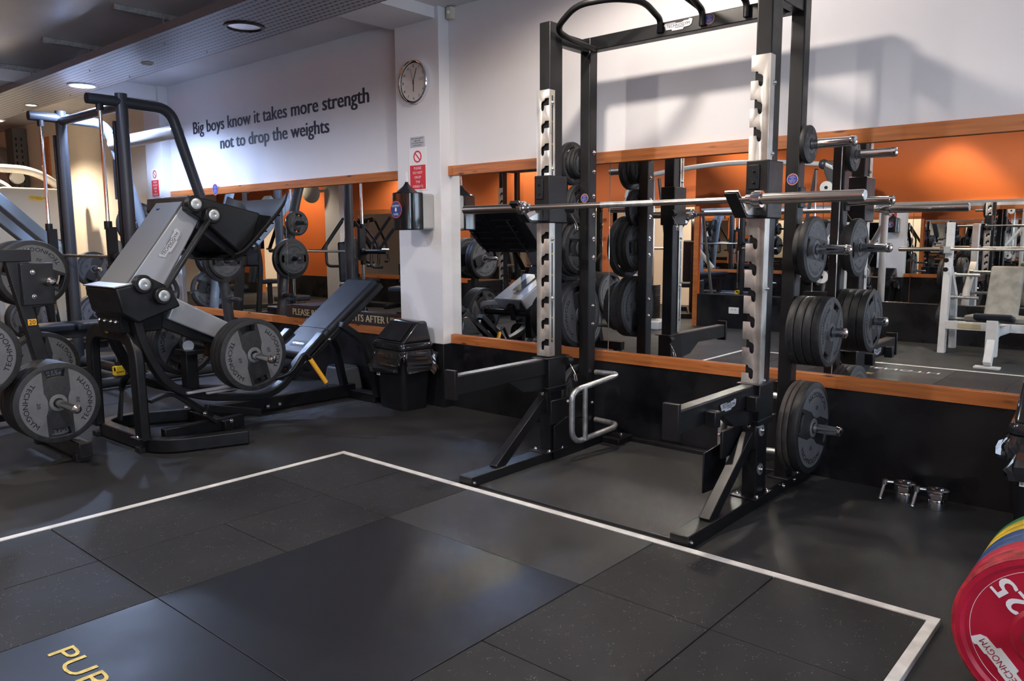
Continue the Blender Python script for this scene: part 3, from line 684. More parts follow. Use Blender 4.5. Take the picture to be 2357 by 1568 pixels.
# U base
ub = [(-5.52, 2.40, .048), (-5.50, 2.06, .048), (-4.64, 2.07, .048), (-4.46, 2.56, .048)]
mk('front_base', MB().rtube(fillet(ub, .16, 8), .075, .085), BLK, lp, .008, 3)
mk('base_side', MB().rtube([(-5.52, 2.30, .048), (-5.30, 2.75, .048)], .06, .08), BLK, lp, .005)
for p in ((-4.55, 2.33), (-4.78, 2.03), (-5.42, 2.03)): mk('rubber_foot', MB().box(p[0]-.035, p[0]+.035, p[1]-.03, p[1]+.035, 0, .035), PLASM, lp, .004)
mk('long_base', MB().rtube([(-5.26, 2.60, .06), (-5.16, 3.93, .06)], .07, .10), BLK, lp, .006)
mk('long_base', MB().rtube([(-4.86, 2.20, .06), (-4.86, 2.75, .06)], .06, .08), BLK, lp, .006)
mk('cross_base', MB().box(-5.28, -4.78, 2.58, 2.64, .02, .09), BLK, lp, .005)
mk('cross_base', MB().box(-5.45, -4.80, 3.86, 3.94, .0, .07), BLK, lp, .005)
# front arch stand (flat tube inverted U)
ar = [(-5.43, 2.03, .07), (-5.42, 2.03, .72), (-4.78, 2.03, .72), (-4.75, 2.03, .07)]
mk('arch_stand', MB().rtube(fillet(ar, .17, 10), .095, .06, (0,1,0)), BLK, lp, .012, 3)
mk('arch_foot', MB().box(-4.815, -4.705, 1.975, 2.065, .090, .100), BLK, lp, .002)
bolt(lp, (-4.76, 2.0, .1), (0,0,1), .009)
badge(lp, (-5.08, 1.992, .72), (1,0,0), (0,0,1), .045, YELB)
hb = mk('hinge_bracket', MB().hexa([(-5.14, 1.97, .73), (-4.82, 1.97, .73), (-4.82, 2.22, .73), (-5.14, 2.22, .73)], [(-5.13, 1.95, .93), (-4.80, 1.95, .93), (-4.80, 2.25, .93), (-5.13, 2.25, .93)]), BLK, lp, .01, 3)
for x in (-5.10, -5.02, -4.93, -4.86): bolt(hb, (x, 1.962, .80), (0,-1,0), .009)
# pivot housing
mk('pivot_housing', MB().prism([(1.90, 1.01), (1.93, .86), (2.02, .80), (2.28, .885), (2.23, 1.0), (2.10, 1.07), (2.0, 1.03)], (-5.13, 0, 0), (0,1,0), (0,0,1), (.45, 0, 0)), BLK, lp, .012, 3)
mk('housing_cap', MB().prism([(1.895, 1.012), (2.03, 1.035), (2.03, 1.043), (1.89, 1.02)], (-5.13, 0, 0), (0,1,0), (0,0,1), (.44, 0, 0)), SILV, lp, .002)
# upper lever: wide silver beam that tapers upwards
def beam(name, yz, x0a, x1a, x0b, x1b, m, bev=.008):
    """yz = [lower front, lower back, upper back, upper front]"""
    (a, b, c, d) = yz
    return mk(name, MB().hexa([(x0a, *a), (x1a, *a), (x1a, *b), (x0a, *b)], [(x0b, *d), (x1b, *d), (x1b, *c), (x0b, *c)]), m, lp, bev, 3)
ul = beam('upper_lever', [(1.985, 1.03), (2.19, .965), (2.50, 1.455), (2.395, 1.545)], -5.12, -4.735, -5.11, -4.76, SILV, .012)
mk('lever_top_cover', MB().hexa([(-5.12, 1.978, 1.028), (-4.735, 1.978, 1.028), (-4.735, 1.99, 1.022), (-5.12, 1.99, 1.022)], [(-5.11, 2.388, 1.552), (-4.76, 2.388, 1.552), (-4.76, 2.40, 1.545), (-5.11, 2.40, 1.545)]), SILD, lp, .003)
mk('axle_tube', MB().cyl((-5.14, 2.43, 1.535), (-4.72, 2.43, 1.535), .028, 20), CHROME, lp)
dY = V((0, .48, .62)).normalized()
mk('lever_sticker', MB().cyl((-5.02, 2.345, 1.487), (-5.02, 2.344, 1.490), .022, 24), BLUE, lp)
badge(lp, (-4.742, 2.27, 1.26), (0, .50, .66), (0, -.66, .50), .21)
# lower silver arm running back down to the weight axle
mk('lower_arm', MB().hexa([(-5.14, 2.25, .80), (-4.80, 2.25, .80), (-4.80, 2.31, .93), (-5.14, 2.31, .93)], [(-5.17, 2.66, .60), (-4.81, 2.66, .60), (-4.81, 2.74, .70), (-5.17, 2.74, .70)]), SILV, lp, .01, 3)
mk('instruction_strip', MB().add([(-5.03, 2.34, .921), (-4.93, 2.34, .921), (-4.93, 2.62, .781), (-5.03, 2.62, .781)], [[0,1,2,3]]), LET, lp)
mk('arm_elbow', MB().rtube(fillet([(-5.15, 2.68, .66), (-5.36, 2.70, .64), (-5.44, 2.64, .52)], .08), .05, .07, (0,1,0)), SILV, lp, .008)
mk('lower_arm_side', MB().prism([(2.10, .86), (2.28, .93), (2.72, .69), (2.72, .60), (2.62, .585), (2.4, .66), (2.15, .78)], (-4.85, 0, 0), (0,1,0), (0,0,1), (.02, 0, 0)), BLK, lp, .006)
mk('arm_end_tube', MB().cyl((-5.06, 2.50, .61), (-4.90, 2.42, .605), .035, 20), SILV, lp)
mk('catch_post', MB().box(-4.98, -4.90, 2.40, 2.48, .30, .57).box(-4.99, -4.84, 2.37, 2.50, .55, .58), BLK, lp, .004)
# link rod and round pivot covers
def disc(x, y, z, r=.034):
    p = mk('pivot_boss', MB().cyl((x-.05, y, z), (x, y, z), r*1.55, 28), BLK, lp, .006)
    mk('pivot_cover', MB().lathe([(0, r), (.008, r), (.011, r*.82), (.010, r*.35), (.004, r*.2), (.004, 0)], (x, y, z), (1,0,0), 28), GALV, p)
for sx in (1,):
    mk('link_rod', MB().rtube([(-4.665, 2.505, 1.441), (-4.665, 2.154, .96)], .022, .055, (1,0,0)), BLK, lp, .006)
    mk('link_rod', MB().rtube([(-5.27, 2.505, 1.441), (-5.27, 2.154, .96)], .022, .055, (1,0,0)), BLK, lp, .006)
disc(-4.66, 2.403, 1.507); disc(-4.64, 2.505, 1.441); disc(-4.655, 2.055, 1.03, .036); disc(-4.635, 2.158, .957)
# foot plate and its carrier
mk('carrier', MB().prism([(2.37, 1.56), (2.50, 1.54), (2.86, 1.46), (2.80, 1.30), (2.70, 1.20), (2.47, 1.40), (2.36, 1.47)], (-5.25, 0, 0), (0,1,0), (0,0,1), (.56, 0, 0)), BLK, lp, .01, 3)
def foot_sheet():
    n = V((0, .70, -.71)); up = V((0, .70, .71)).normalized(); xx = V((1, 0, 0)); c = V((-5.00, 2.88, 1.34))
    nu, nv = 16, 12; th = .018; vs = []
    for k in (0, 1):
        for j in range(nv+1):
            v = -1+2*j/nv
            for i in range(nu+1):
                u = -1+2*i/nu
                bend = -.055*abs(u)**6 - .035*abs(v)**6 + .0
                p = c + xx*u*.385 + up*v*.285 + n*(bend*-1 if False else -bend*-1) + n*(th*k)
                vs.append(p)
    def id_(k, j, i): return k*(nu+1)*(nv+1)+j*(nu+1)+i
    fs = []
    for j in range(nv):
        for i in range(nu):
            fs.append([id_(0,j,i), id_(0,j,i+1), id_(0,j+1,i+1), id_(0,j+1,i)]); fs.append([id_(1,j,i), id_(1,j+1,i), id_(1,j+1,i+1), id_(1,j,i+1)])
    for i in range(nu):
        fs.append([id_(0,0,i), id_(1,0,i), id_(1,0,i+1), id_(0,0,i+1)]); fs.append([id_(0,nv,i), id_(0,nv,i+1), id_(1,nv,i+1), id_(1,nv,i)])
    for j in range(nv):
        fs.append([id_(0,j,0), id_(0,j+1,0), id_(1,j+1,0), id_(1,j,0)]); fs.append([id_(0,j,nu), id_(1,j,nu), id_(1,j+1,nu), id_(0,j+1,nu)])
    m = MB().add(vs, fs); o = mk('footplate', m, PLASM, lp, .006, 3)
    for s in (-1, 1):
        for q in range(6):
            p = c + xx*s*.18 + up*(-.20+q*.075) + n*(th+.001)
            a = .125
            mk('tread_rib', MB().add([p-xx*a-up*.004, p+xx*a-up*.004, p+xx*a*.9+up*.004, p-xx*a*.9+up*.004, p-xx*a*.9+n*.009, p+xx*a*.9+n*.009], [[0,1,5,4],[3,4,5,2],[0,4,3],[1,2,5]]), PLASM, o)
    mk('centre_groove', MB().add([c-xx*.004-up*.27+n*(th+.0012), c+xx*.004-up*.27+n*(th+.0012), c+xx*.004+up*.27+n*(th+.0012), c-xx*.004+up*.27+n*(th+.0012)], [[0,1,2,3]]), LET, o)
foot_sheet()
# wedge gussets behind the foot plate
mk('wedge_gusset', MB().prism([(2.50, 1.49), (3.02, 1.44), (2.72, 1.14), (2.44, 1.36)], (-4.76, 0, 0), (0,1,0), (0,0,1), (.014, 0, 0)), BLK, lp, .003)
mk('wedge_gusset', MB().prism([(2.50, 1.49), (3.02, 1.44), (2.72, 1.14), (2.44, 1.36)], (-5.26, 0, 0), (0,1,0), (0,0,1), (.014, 0, 0)), BLK, lp, .003)
# weight arm and horns
mk('weight_horn', MB().lathe([(0, .022), (.30, .022), (.302, .026), (.325, .025), (.338, .014), (.34, 0)], (-4.58, 2.635, .56), (1, .0, -.03), 22), CHROME, lp)
mk('weight_horn', MB().lathe([(0, .022), (.30, .022), (.325, .025), (.34, 0)], (-5.36, 2.635, .56), (-1, .0, -.03), 22), CHROME, lp)
mk('weight_axle', MB().cyl((-5.36, 2.635, .56), (-4.58, 2.635, .56), .03, 16), BLK, lp)
mk('weight_arm', MB().rtube([(-4.97, 2.70, .66), (-4.97, 2.635, .56), (-4.97, 2.62, .5)], .10, .07, (1,0,0)), BLK, lp, .005)
# curved seat frame
cf = [(-4.76, 2.02, .90), (-4.76, 2.06, .66), (-4.76, 2.20, .38), (-4.76, 2.42, .285), (-4.76, 2.86, .22), (-4.76, 3.02, .28), (-4.76, 3.14, .42), (-4.76, 3.36, .60)]
for dx in (0, -.42):
    mk('curved_frame', MB().rtube([V(p)+V((dx,0,0)) for p in fillet(cf, .14, 8)], .05, .075, (1,0,0)), BLK, lp, .008, 3)
mk('slide_rail', MB().box(-4.74, -4.70, 2.30, 2.62, .325, .34), SILV, lp, .003)
mk('slide_rail', MB().box(-4.71, -4.68, 2.42, 2.70, .31, .322), SILV, lp, .003)
# rear support
for dx in (0, -.42):
    mk('rear_post', MB().rtube(fillet([(-4.76+dx, 3.52, .66), (-4.76+dx, 3.76, .50), (-4.76+dx, 3.86, .06)], .15, 6), .05, .06, (1,0,0)), BLK, lp, .005)
    mk('back_frame', MB().rtube([(-4.78+dx*.9, 3.10, .31), (-4.78+dx*.9, 3.93, .93)], .04, .05, (1,0,0)), BLK, lp, .004)
mk('gas_link', MB().rtube([(-4.97, 2.55, .16), (-4.97, 2.95, .06)], .05, .05, (1,0,0)), BLK, lp, .004)
mk('front_hoop', MB().rtube(fillet([(-5.40, 2.16, .08), (-5.40, 2.20, .40), (-5.0, 2.24, .40), (-4.98, 2.6, .10)], .14, 8), .05, .02, (0,0,1)), BLK, lp, .003)
mk('side_hoop', MB().rtube(fillet([(-4.80, 2.10, .30), (-4.80, 2.24, .34), (-4.78, 2.52, .095)], .08, 6), .05, .022, (0,0,1)), BLK, lp, .003)
for p in ((-4.73, 2.30, .24), (-4.73, 2.42, .18), (-4.73, 2.60, .10), (-5.10, 3.1, .06), (-5.10, 3.2, .06), (-4.73, 3.40, .56), (-4.70, 3.80, .42), (-4.70, 3.84, .28), (-4.70, 3.90, .04)): bolt(lp, p, (1,0,0), .010)
# pads
def pad(name, p0, p1, wid, th, n, m=UPH, parent=None, xc=XC, bev=.03):
    p0 = V(p0); p1 = V(p1); d = (p1-p0).normalized(); n = V(n).normalized(); x = V((1,0,0))*wid/2
    b = [p0-x, p0+x, p1+x, p1-x]
    return mk(name, MB().hexa(b, [q+n*th for q in b]), m, parent or lp, bev, 4)
nb = V((0, -.62, .79))
bp = pad('back_pad', (-4.975, 3.27, .37), (-4.975, 3.975, .89), .36, .115, nb)
mk('pad_seam', MB().sweep([V((-5.157, 3.50, .54))+nb*.0, V((-5.157, 3.50, .54))+nb*.1165, V((-4.793, 3.50, .54))+nb*.1165, V((-4.793, 3.50, .54))+nb*.0], [(-.0015,-.0015),(.0015,-.0015),(.0015,.0015),(-.0015,.0015)], (0,.79,.62)), LET, bp)
lab = mk('pad_label', MB().add([V((-5.04, 3.335, .418))+nb*.1165, V((-4.87, 3.335, .418))+nb*.1165, V((-4.87, 3.38, .451))+nb*.1165, V((-5.04, 3.38, .451))+nb*.1165], [[0,1,2,3]]), PLASM, bp)
t = MB(); put_text(t, 'PURESTRENGTH', V((-4.955, 3.3575, .4345))+nb*.1175, (-1,0,0), (0,-.79,-.62), .14, .018); mk('label_lettering', t, GALV, lab, recalc=False)
pad('seat_pad', (-4.975, 3.00, .40), (-4.975, 3.30, .32), .34, .07, (0, .2, .98))
# handles
for dx in (0, -.42):
    mk('release_handle', MB().tube(fillet([(-4.72+dx, 2.90, .33), (-4.70+dx, 3.05, .36), (-4.68+dx, 3.15, .50), (-4.68+dx, 3.20, .44)], .06, 5), .014, 12), BLK, lp)
    mk('handle_grip', MB().tube([(-4.68+dx, 3.195, .445), (-4.65+dx, 3.30, .265)], .017, 14), YELO, lp)
GL = 'plates loaded on the leg press'
stack(['20', '20', '20'], -4.60, 2.635, .56, 1, 'the right horn of the leg press', GL, [.2, .1, .22])
stack(['20', '20', '20'], -5.37, 2.635, .56, -1, 'the left horn of the leg press', GL, [2.6, .4, -.9])
# grey step behind
st = thing('aerobic_step', 'small dark grey plastic step with a ribbed top on the floor behind the leg press', 'step', (-5.0, 3.94, 0))
mk('step_body', MB().hexa([(-5.66, 3.98, 0), (-5.32, 3.98, 0), (-5.32, 4.16, 0), (-5.66, 4.16, 0)], [(-5.61, 3.99, .20), (-5.36, 3.99, .20), (-5.36, 4.15, .20), (-5.61, 4.15, .20)]), STEPG, st, .02, 3)
mb = MB()
for i in range(8): mb.box(-5.60+i*.030, -5.59+i*.030, 4.0, 4.14, .2, .206)
mk('ribbed_top', mb, STEPG, st)

# ------------------------------------------------------------------ plate tree in the left foreground
tr = thing('plate_tree', 'black steel plate storage rack with leaning posts at the left edge, marked 20', 'plate rack', (-5.05, 1.45, 0))
for y in (1.715, 1.0):
    f = mk('foot_tube', MB().rtube([(-5.55, y, .075), (-4.79, y, .075)], .07, .09), BLKW, tr, .004)
    for x in (-5.50, -4.86): mk('rubber_foot', MB().box(x-.03, x+.03, y-.042, y+.042, 0, .05), PLASM, f, .004)
    mk('end_opening', MB().box(-4.7905, -4.789, y-.026, y+.026, .042, .108), LET, f)
mk('leaning_post', MB().rtube([(-5.10, 1.715, .10), (-5.10, 1.50, 1.20)], .07, .06, (1,0,0)), BLKW, tr, .004)
mk('leaning_post', MB().rtube([(-5.10, 1.0, .10), (-5.10, 1.30, 1.20)], .07, .06, (1,0,0)), BLKW, tr, .004)
mk('top_bar', MB().box(-5.14, -5.06, 1.2, 1.6, 1.17, 1.24), BLKW, tr, .004)
mk('peg_bracket', MB().box(-5.075, -5.03, 1.53, 1.70, .92, 1.16), BLKW, tr, .004)
for dz in (.97, 1.11): bolt(tr, (-5.03, 1.59, dz), (1,0,0), .009)
for (y, z, l) in ((1.66, 1.055, .12), (1.60, .372, .52), (1.22, .68, .50)):
    mk('weight_peg', MB().lathe([(0, .021), (l-.03, .021), (l-.028, .026), (l-.012, .025), (l, .012), (l+.001, 0)], (-5.06, y, z), (1,0,0), 24), STEEL, tr)
for z, tx in ((.82, '20'), (.40, '20')):
    lb = mk('number_label', MB().box(-5.064, -5.062, 1.555+(.82-z)*.17, 1.60+(.82-z)*.17, z-.018, z+.018), YELO, tr)
    t = MB(); put_text(t, tx, (-5.0615, 1.5775+(.82-z)*.17, z), (0,1,0), (0,0,1), .034, .024); mk('label_number', t, LET, lb, recalc=False)
GT = 'large plates on the left plate rack'
stack(['20']*5, -5.045, 1.60, .372, 1, 'the front peg of the left plate rack', GT, [.4, 0, .1, 1.0, .03])
stack(['20']*5, -5.045, 1.21, .68, 1, 'the raised peg at the left edge', GT, [.4, 0, .1, 1.0, .25])

# ------------------------------------------------------------------ smith machine
sm = thing('smith_machine', 'tall charcoal smith machine with chrome guide rods and round tube frame', 'exercise machine', (-7.7, 3.2, 0))
SXR, SXL = -7.05, -8.42
for x in (SXR, SXL):
    m1 = CHAR if x > -8 else BLUG
    mk('front_post', MB().cyl((x, 3.02, .12), (x, 3.02, 2.53), .05, 24), CHAR, sm)
    mk('lock_strip', MB().box(x-.055, x-.02, 2.955, 2.985, .35, 2.30), BLK, sm, .003)
    for k in range(14): mk('lock_pin', MB().cyl((x-.055, 2.968, .45+k*.135), (x-.072, 2.968, .45+k*.135), .010, 10), CHROME, sm)
    mk('top_stub', MB().cyl((x, 3.03, 2.46), (x, 2.74, 2.46), .045, 20), CHAR, sm)
    mk('stub_cap', MB().cyl((x, 2.742, 2.46), (x, 2.736, 2.46), .043, 20), PLASM, sm)
    mk('guide_rod', MB().cyl((x, 2.84, .20), (x, 2.84, 2.42), .0155, 16), CHROME, sm)
    mk('rod_socket', MB().cyl((x, 2.84, 2.37), (x, 2.84, 2.43), .03, 16), PLASM, sm)
    mk('bumper_stop', MB().box(x-.035, x+.04, 2.80, 2.88, .115, .19).box(x+.0, x+.055, 2.80, 2.86, .15, .20), YEL, sm, .004)
    mk('rod_collar', MB().cyl((x, 2.84, .19), (x, 2.84, .235), .028, 16), PLASM, sm)
    rear = fillet([(x, 3.02, 2.46), (x, 3.44, 2.45), (x, 3.70, 1.63), (x, 3.87, .88), (x, 3.93, .35), (x, 3.95, .12)], .12, 6)
    mk('rear_leg', MB().tube(rear, .048, 20, up=(1,0,0)), m1 if x < -8 else CHAR, sm)
    mk('base_tube', MB().tube(fillet([(x, 2.62, .06), (x, 3.98, .06)], .05), .045, 18), CHAR, sm)
    for z, y in ((1.45, 3.74), (1.09, 3.83), (.72, 3.90)):
        s = 1 if x > -8 else -1
        mk('weight_peg', MB().lathe([(0, .04), (.02, .04), (.022, .022), (.20, .022), (.205, .015)], (x+s*.04, y, z), (s,0,0), 20), CHAR, sm)
    mk('bar_catch', MB().prism([(2.86, 1.20), (2.90, 1.30), (2.95, 1.28), (2.97, 1.18), (2.93, 1.08), (2.88, 1.06)], (x-.05, 0, 0), (0,1,0), (0,0,1), (.012, 0, 0)), GALV, sm, .002)
    mk('guide_carriage', MB().cyl((x, 2.84, 1.38), (x, 2.84, 1.45), .032, 16).box(x-.012, x+.03, 2.82, 2.90, 1.05, 1.40).cyl((x, 2.84, 1.0), (x, 2.84, 1.07), .032, 16), BLK, sm)
mk('top_cross_tube', MB().cyl((SXL, 3.02, 2.43), (SXR, 3.02, 2.43), .04, 20), CHAR, sm)
mk('rear_cross_tube', MB().cyl((SXL, 3.50, 2.26), (SXR, 3.50, 2.26), .062, 24), LGRY, sm)
mk('rear_base_tube', MB().cyl((SXL, 3.95, .06), (SXR, 3.95, .06), .045, 18), CHAR, sm)
mk('front_base_tube', MB().cyl((SXL, 3.05, .09), (SXR, 3.05, .09), .045, 18), CHAR, sm)
mk('info_panel', MB().box(SXL+.049, SXL+.052, 3.46, 3.52, 1.7, 2.1), LET, sm)
sb = mk('smith_bar', MB().cyl((SXL-.42, 2.87, 1.145), (SXR+.42, 2.87, 1.145), .014, 16), STEEL, sm)
for s, x in ((1, SXR+.06), (-1, SXL-.06)):
    mk('bar_sleeve', MB().lathe([(0, .04), (.03, .04), (.032, .025), (.40, .025)], (x, 2.87, 1.145), (s,0,0), 20), BLK if s > 0 else STEEL, sb)
sticker(sm, (SXR-.38, 3.985, 0), (1,0,0), (0,0,1), .03) if False else None
GS = 'plates stored on the smith machine'
stack(['5'], SXR+.062, 3.74, 1.45, 1, 'the smith machine, top right peg', GS, [.2])
stack(['15', '10'], SXR+.062, 3.83, 1.09, 1, 'the smith machine, middle right peg', GS, [1.57, 1.57])
stack(['20', '15'], SXL-.062, 3.74, 1.45, -1, 'the smith machine, top left peg', GS, [1.9, 1.0])
stack(['20', '15'], SXL-.062, 3.83, 1.09, -1, 'the smith machine, middle left peg', GS, [1.9, 1.0])
stack(['20'], SXL-.062, 3.90, .72, -1, 'the smith machine, lowest left peg', GS, [1.9])
# bench inside the smith machine
be = thing('flat_bench', 'padded black bench standing inside the smith machine', 'bench', (-7.75, 2.9, 0))
for y0, y1, z in ((2.35, 2.72, .47), (2.74, 3.55, .47)):
    mk('pad', MB().box(-7.92, -7.60, y0, y1, z, z+.07), UPH, be, .02, 3)
mk('spine', MB().box(-7.80, -7.72, 2.45, 3.5, .40, .47), CHAR, be, .005)
for y in (2.5, 3.42):
    mk('leg', MB().box(-7.80, -7.72, y, y+.08, .05, .42), CHAR, be, .005)
    mk('foot', MB().box(-8.0, -7.52, y, y+.08, .0, .06), CHAR, be, .005)

# ------------------------------------------------------------------ second plate rack and the slanted arm machine behind it
t2 = thing('plate_tree', 'second black plate storage rack just behind the one marked 20', 'plate rack', (-6.2, 1.9, 0))
mk('foot_tube', MB().box(-6.65, -5.75, 1.92, 2.0, 0, .08), BLK, t2, .004)
mk('foot_tube', MB().box(-6.65, -5.75, 1.40, 1.48, 0, .08), BLK, t2, .004)
mk('leaning_post', MB().rtube([(-6.2, 1.96, .05), (-6.2, 1.90, 1.20)], .07, .06, (1,0,0)), BLK, t2, .004)
mk('cross_bar', MB().box(-6.23, -6.17, 1.44, 1.96, .04, .09), BLK, t2, .004)
mk('weight_peg', MB().lathe([(0, .021), (.30, .021), (.32, .012)], (-6.17, 1.92, 1.06), (1,0,0), 20), STEEL, t2)
mk('weight_peg', MB().lathe([(0, .021), (.30, .021), (.32, .012)], (-6.23, 1.92, 1.06), (-1,0,0), 20), STEEL, t2)
mk('weight_peg', MB().lathe([(0, .021), (.30, .021), (.32, .012)], (-6.17, 1.94, .42), (1,0,0), 20), STEEL, t2)
GP = 'plates on the second plate rack at the left edge'
stack(['20', '20'], -6.13, 1.92, 1.06, 1, 'the second rack, upper near peg', GP, [1.4, 1.2])
stack(['20', '20'], -6.27, 1.92, 1.06, -1, 'the second rack, upper far peg', GP, [1.4, 1.2])
stack(['20', '20'], -6.13, 1.94, .42, 1, 'the second rack, lower near peg', GP, [.4, .2])
pm = thing('chest_press', 'exercise machine with two slanted blue grey arms in front of the cream station', 'exercise machine', (-9.1, 2.7, 0))
mk('slanted_arm', MB().rtube([(-9.0, 2.42, 1.86), (-9.0, 3.05, 1.24)], .10, .20, (1,0,0)), BLUG, pm, .01)
mk('slanted_arm', MB().rtube([(-9.55, 2.42, 1.84), (-9.5, 3.05, 1.22)], .10, .16, (1,0,0)), BLUG, pm, .01)
mk('pivot_block', MB().box(-9.62, -8.96, 2.98, 3.16, .95, 1.30), BLK, pm, .02, 3)
mk('pivot_cover', MB().cyl((-8.955, 3.07, 1.24), (-8.94, 3.07, 1.24), .05, 24), GALV, pm)
mk('stand_post', MB().rtube([(-9.3, 3.05, 1.0), (-9.3, 3.15, .08)], .10, .08, (1,0,0)), BLK, pm, .006)
mk('base_rail', MB().box(-9.35, -9.25, 1.9, 3.3, .0, .08), BLK, pm, .005)
mk('seat_pad', MB().box(-9.45, -9.15, 2.1, 2.5, .45, .52), UPH, pm, .02, 3)
mk('seat_post', MB().box(-9.33, -9.27, 2.26, 2.34, .07, .45), BLK, pm, .004)

# low plate rack seen beyond the smith machine
lr = thing('low_plate_rack', 'low black plate rack against the cream wall beyond the smith machine', 'plate rack', (-9.9, 3.4, 0))
mk('frame', MB().box(-10.0, -9.92, 2.9, 3.9, .0, .08).box(-10.0, -9.92, 3.0, 3.08, .05, 1.0).box(-10.0, -9.92, 3.72, 3.80, .05, 1.0), BLK, lr, .004)
for y, z in ((3.04, .42), (3.76, .42), (3.04, .95), (3.76, .95)):
    mk('weight_peg', MB().lathe([(0, .021), (.26, .021), (.262, .026), (.28, .012)], (-9.92, y, z), (1,0,0), 20), STEEL, lr)
GR = 'plates on the low rack by the cream wall'
for y, z, n, k, a in ((3.04, .42, 2, '20', 'low near'), (3.76, .42, 2, '20', 'low far'), (3.04, .95, 1, '20', 'high near'), (3.76, .95, 2, '15', 'high far')):
    stack([k]*n, -9.90, y, z, 1, f'the {a} peg by the cream wall', GR)

# cream cable station at the far left
cm = thing('cable_station', 'cream weight stack machine with a rounded shroud and pale tube frame at the far left', 'exercise machine', (-11.2, 3.2, 0))
loop = [(a*.34+3.62, b*.0) for a, b in ()]
def rrect(x0, x1, y0, y1, r, n=6):
    out = []
    for cx, cy, a in ((x1-r, y1-r, 0), (x0+r, y1-r, 90), (x0+r, y0+r, 180), (x1-r, y0+r, 270)):
        out += [(cx+r*cos(R(a+90*k/n)), cy+r*sin(R(a+90*k/n))) for k in range(n+1)]
    return out
mk('shroud', MB().prism(rrect(3.10, 3.86, .25, 1.93, .10), (-11.00, 0, 0), (0,1,0), (0,0,1), (.16, 0, 0)), CREAM, cm, .02, 3)
badge(cm, (-10.838, 3.56, 1.80), (0,1,0), (0,0,1), .22, YELB)
mk('shroud', MB().prism(rrect(3.05, 3.12, .25, 1.90, .03), (-11.04, 0, 0), (0,1,0), (0,0,1), (.18, 0, 0)), GREYP, cm, .01)
mk('frame_tube', MB().tube(fillet([(-11.05, 1.6, 2.18), (-11.05, 3.62, 2.16), (-11.05, 3.98, 1.9), (-11.05, 4.0, .1)], .25, 8), .05, 18, up=(1,0,0)), WHITEM, cm)
mk('frame_tube', MB().tube(fillet([(-11.3, 1.7, 2.04), (-11.3, 3.30, 2.04), (-11.3, 3.52, 1.8), (-11.3, 3.55, .1)], .2, 8), .035, 18, up=(1,0,0)), LGRY, cm)
for y in (2.95, 3.42): mk('pulley_cover', MB().cyl((-11.10, y, 2.06), (-11.04, y, 2.06), .075, 24), GREYP, cm)
mk('base', MB().box(-11.4, -10.9, 2.8, 4.05, 0, .10), WHITEM, cm, .01)
mk('cable', MB().cyl((-11.2, 3.15, 1.9), (-11.2, 3.15, 2.05), .004, 8), BLK, cm)

# perforated duct and conduit on the wall beyond
du = thing('cable_duct', 'grey perforated cable duct curving down the far left wall', 'cable duct', (-13.4, 4.1, 0))
arcp = fillet([(-15.5, 4.09, 2.66), (-13.9, 4.09, 2.66), (-13.2, 4.09, 2.2), (-13.15, 4.09, .5)], .75, 12)
mk('duct_body', MB().rtube(arcp, .14, .16, (0,1,0)), GREYP, du, .004)
mk('duct_body', MB().box(-13.30, -13.0, 4.0, 4.18, .5, 2.9), SILD, du, .004)
mb = MB()
for i in range(26): mb.box(-13.02, -12.998, 4.03, 4.05, .6+i*.085, .64+i*.085).box(-13.02, -12.998, 4.10, 4.12, .6+i*.085, .64+i*.085)
mk('duct_holes', mb, LET, du)
hf = thing('picture_strip', 'narrow wooden notice strip on the cream wall behind the smith machine', 'notice', (-12.3, 4.19, 2.0))
mk('strip_board', MB().box(-12.32, -12.16, 4.17, 4.195, 2.0, 2.72), WOOD, hf, .002)

# ------------------------------------------------------------------ wall writing, signs, clock, sensor, dispenser
wl = thing('wall_lettering', 'dark vinyl slogan about big boys and strength on the white alcove wall', 'lettering', (-6.65, 4.2, 2.2))
t = MB()
put_text(t, 'Big boys know it takes more strength', (-6.655, YF-.001, 2.455), (1,0,0), (0,0,1), 2.92, .122, ext=.001, embolden=.0065)
mk('lettering_line', t, TXT, wl, recalc=False); t = MB()
put_text(t, 'not to drop the weights', (-6.66, YF-.001, 2.262), (1,0,0), (0,0,1), 1.83, .118, ext=.001, embolden=.0065)
mk('lettering_line', t, TXT, wl, recalc=False)

def red_sign(x0, x1, z0, z1, y, label):
    o = thing('warning_sign', label, 'sign', ((x0+x1)/2, y, z0), 'do not drop the weights signs')
    mk('backing', MB().box(x0, x1, y-.004, y, z0, z1), WHT, o, .0008)
    w = x1-x0; h = z1-z0; zc = z0+h*.80; c = (x0+x1)/2
    mk('red_panel', MB().box(x0+w*.06, x1-w*.06, y-.0052, y-.004, z0+h*.03, z0+h*.60), RED, o)
    mk('prohibition_ring', MB().lathe([(0, w*.17), (.0012, w*.17), (.0012, w*.23), (0, w*.23)], (c, y-.004, zc), (0,-1,0), 36, cap=False), RED, o)
    mk('prohibition_bar', MB().rtube([(c-w*.13, y-.0048, zc+w*.13), (c+w*.13, y-.0048, zc-w*.13)], w*.05, .0012, (0,1,0)), RED, o)
    t = MB()
    for i, ln in enumerate(('PLEASE', 'DO NOT', 'DROP', 'THE', 'WEIGHTS')):
        put_text(t, ln, (c, y-.0054, z0+h*(.53-i*.108)), (1,0,0), (0,0,1), None, h*.058, ext=.0004)
    mk('sign_lettering', t, WHT, o, recalc=False)
red_sign(-4.60, -4.405, 1.65, 1.965, 4.0985, 'red and white please do not drop the weights sign on the white column')
red_sign(-8.93, -8.735, 1.76, 2.075, 4.0985, 'red and white please do not drop the weights sign on the far pilaster')
pq = thing('cctv_plaque', 'small grey plaque with dark capitals above the red sign on the column', 'sign', (-4.5, 4.1, 1.96))
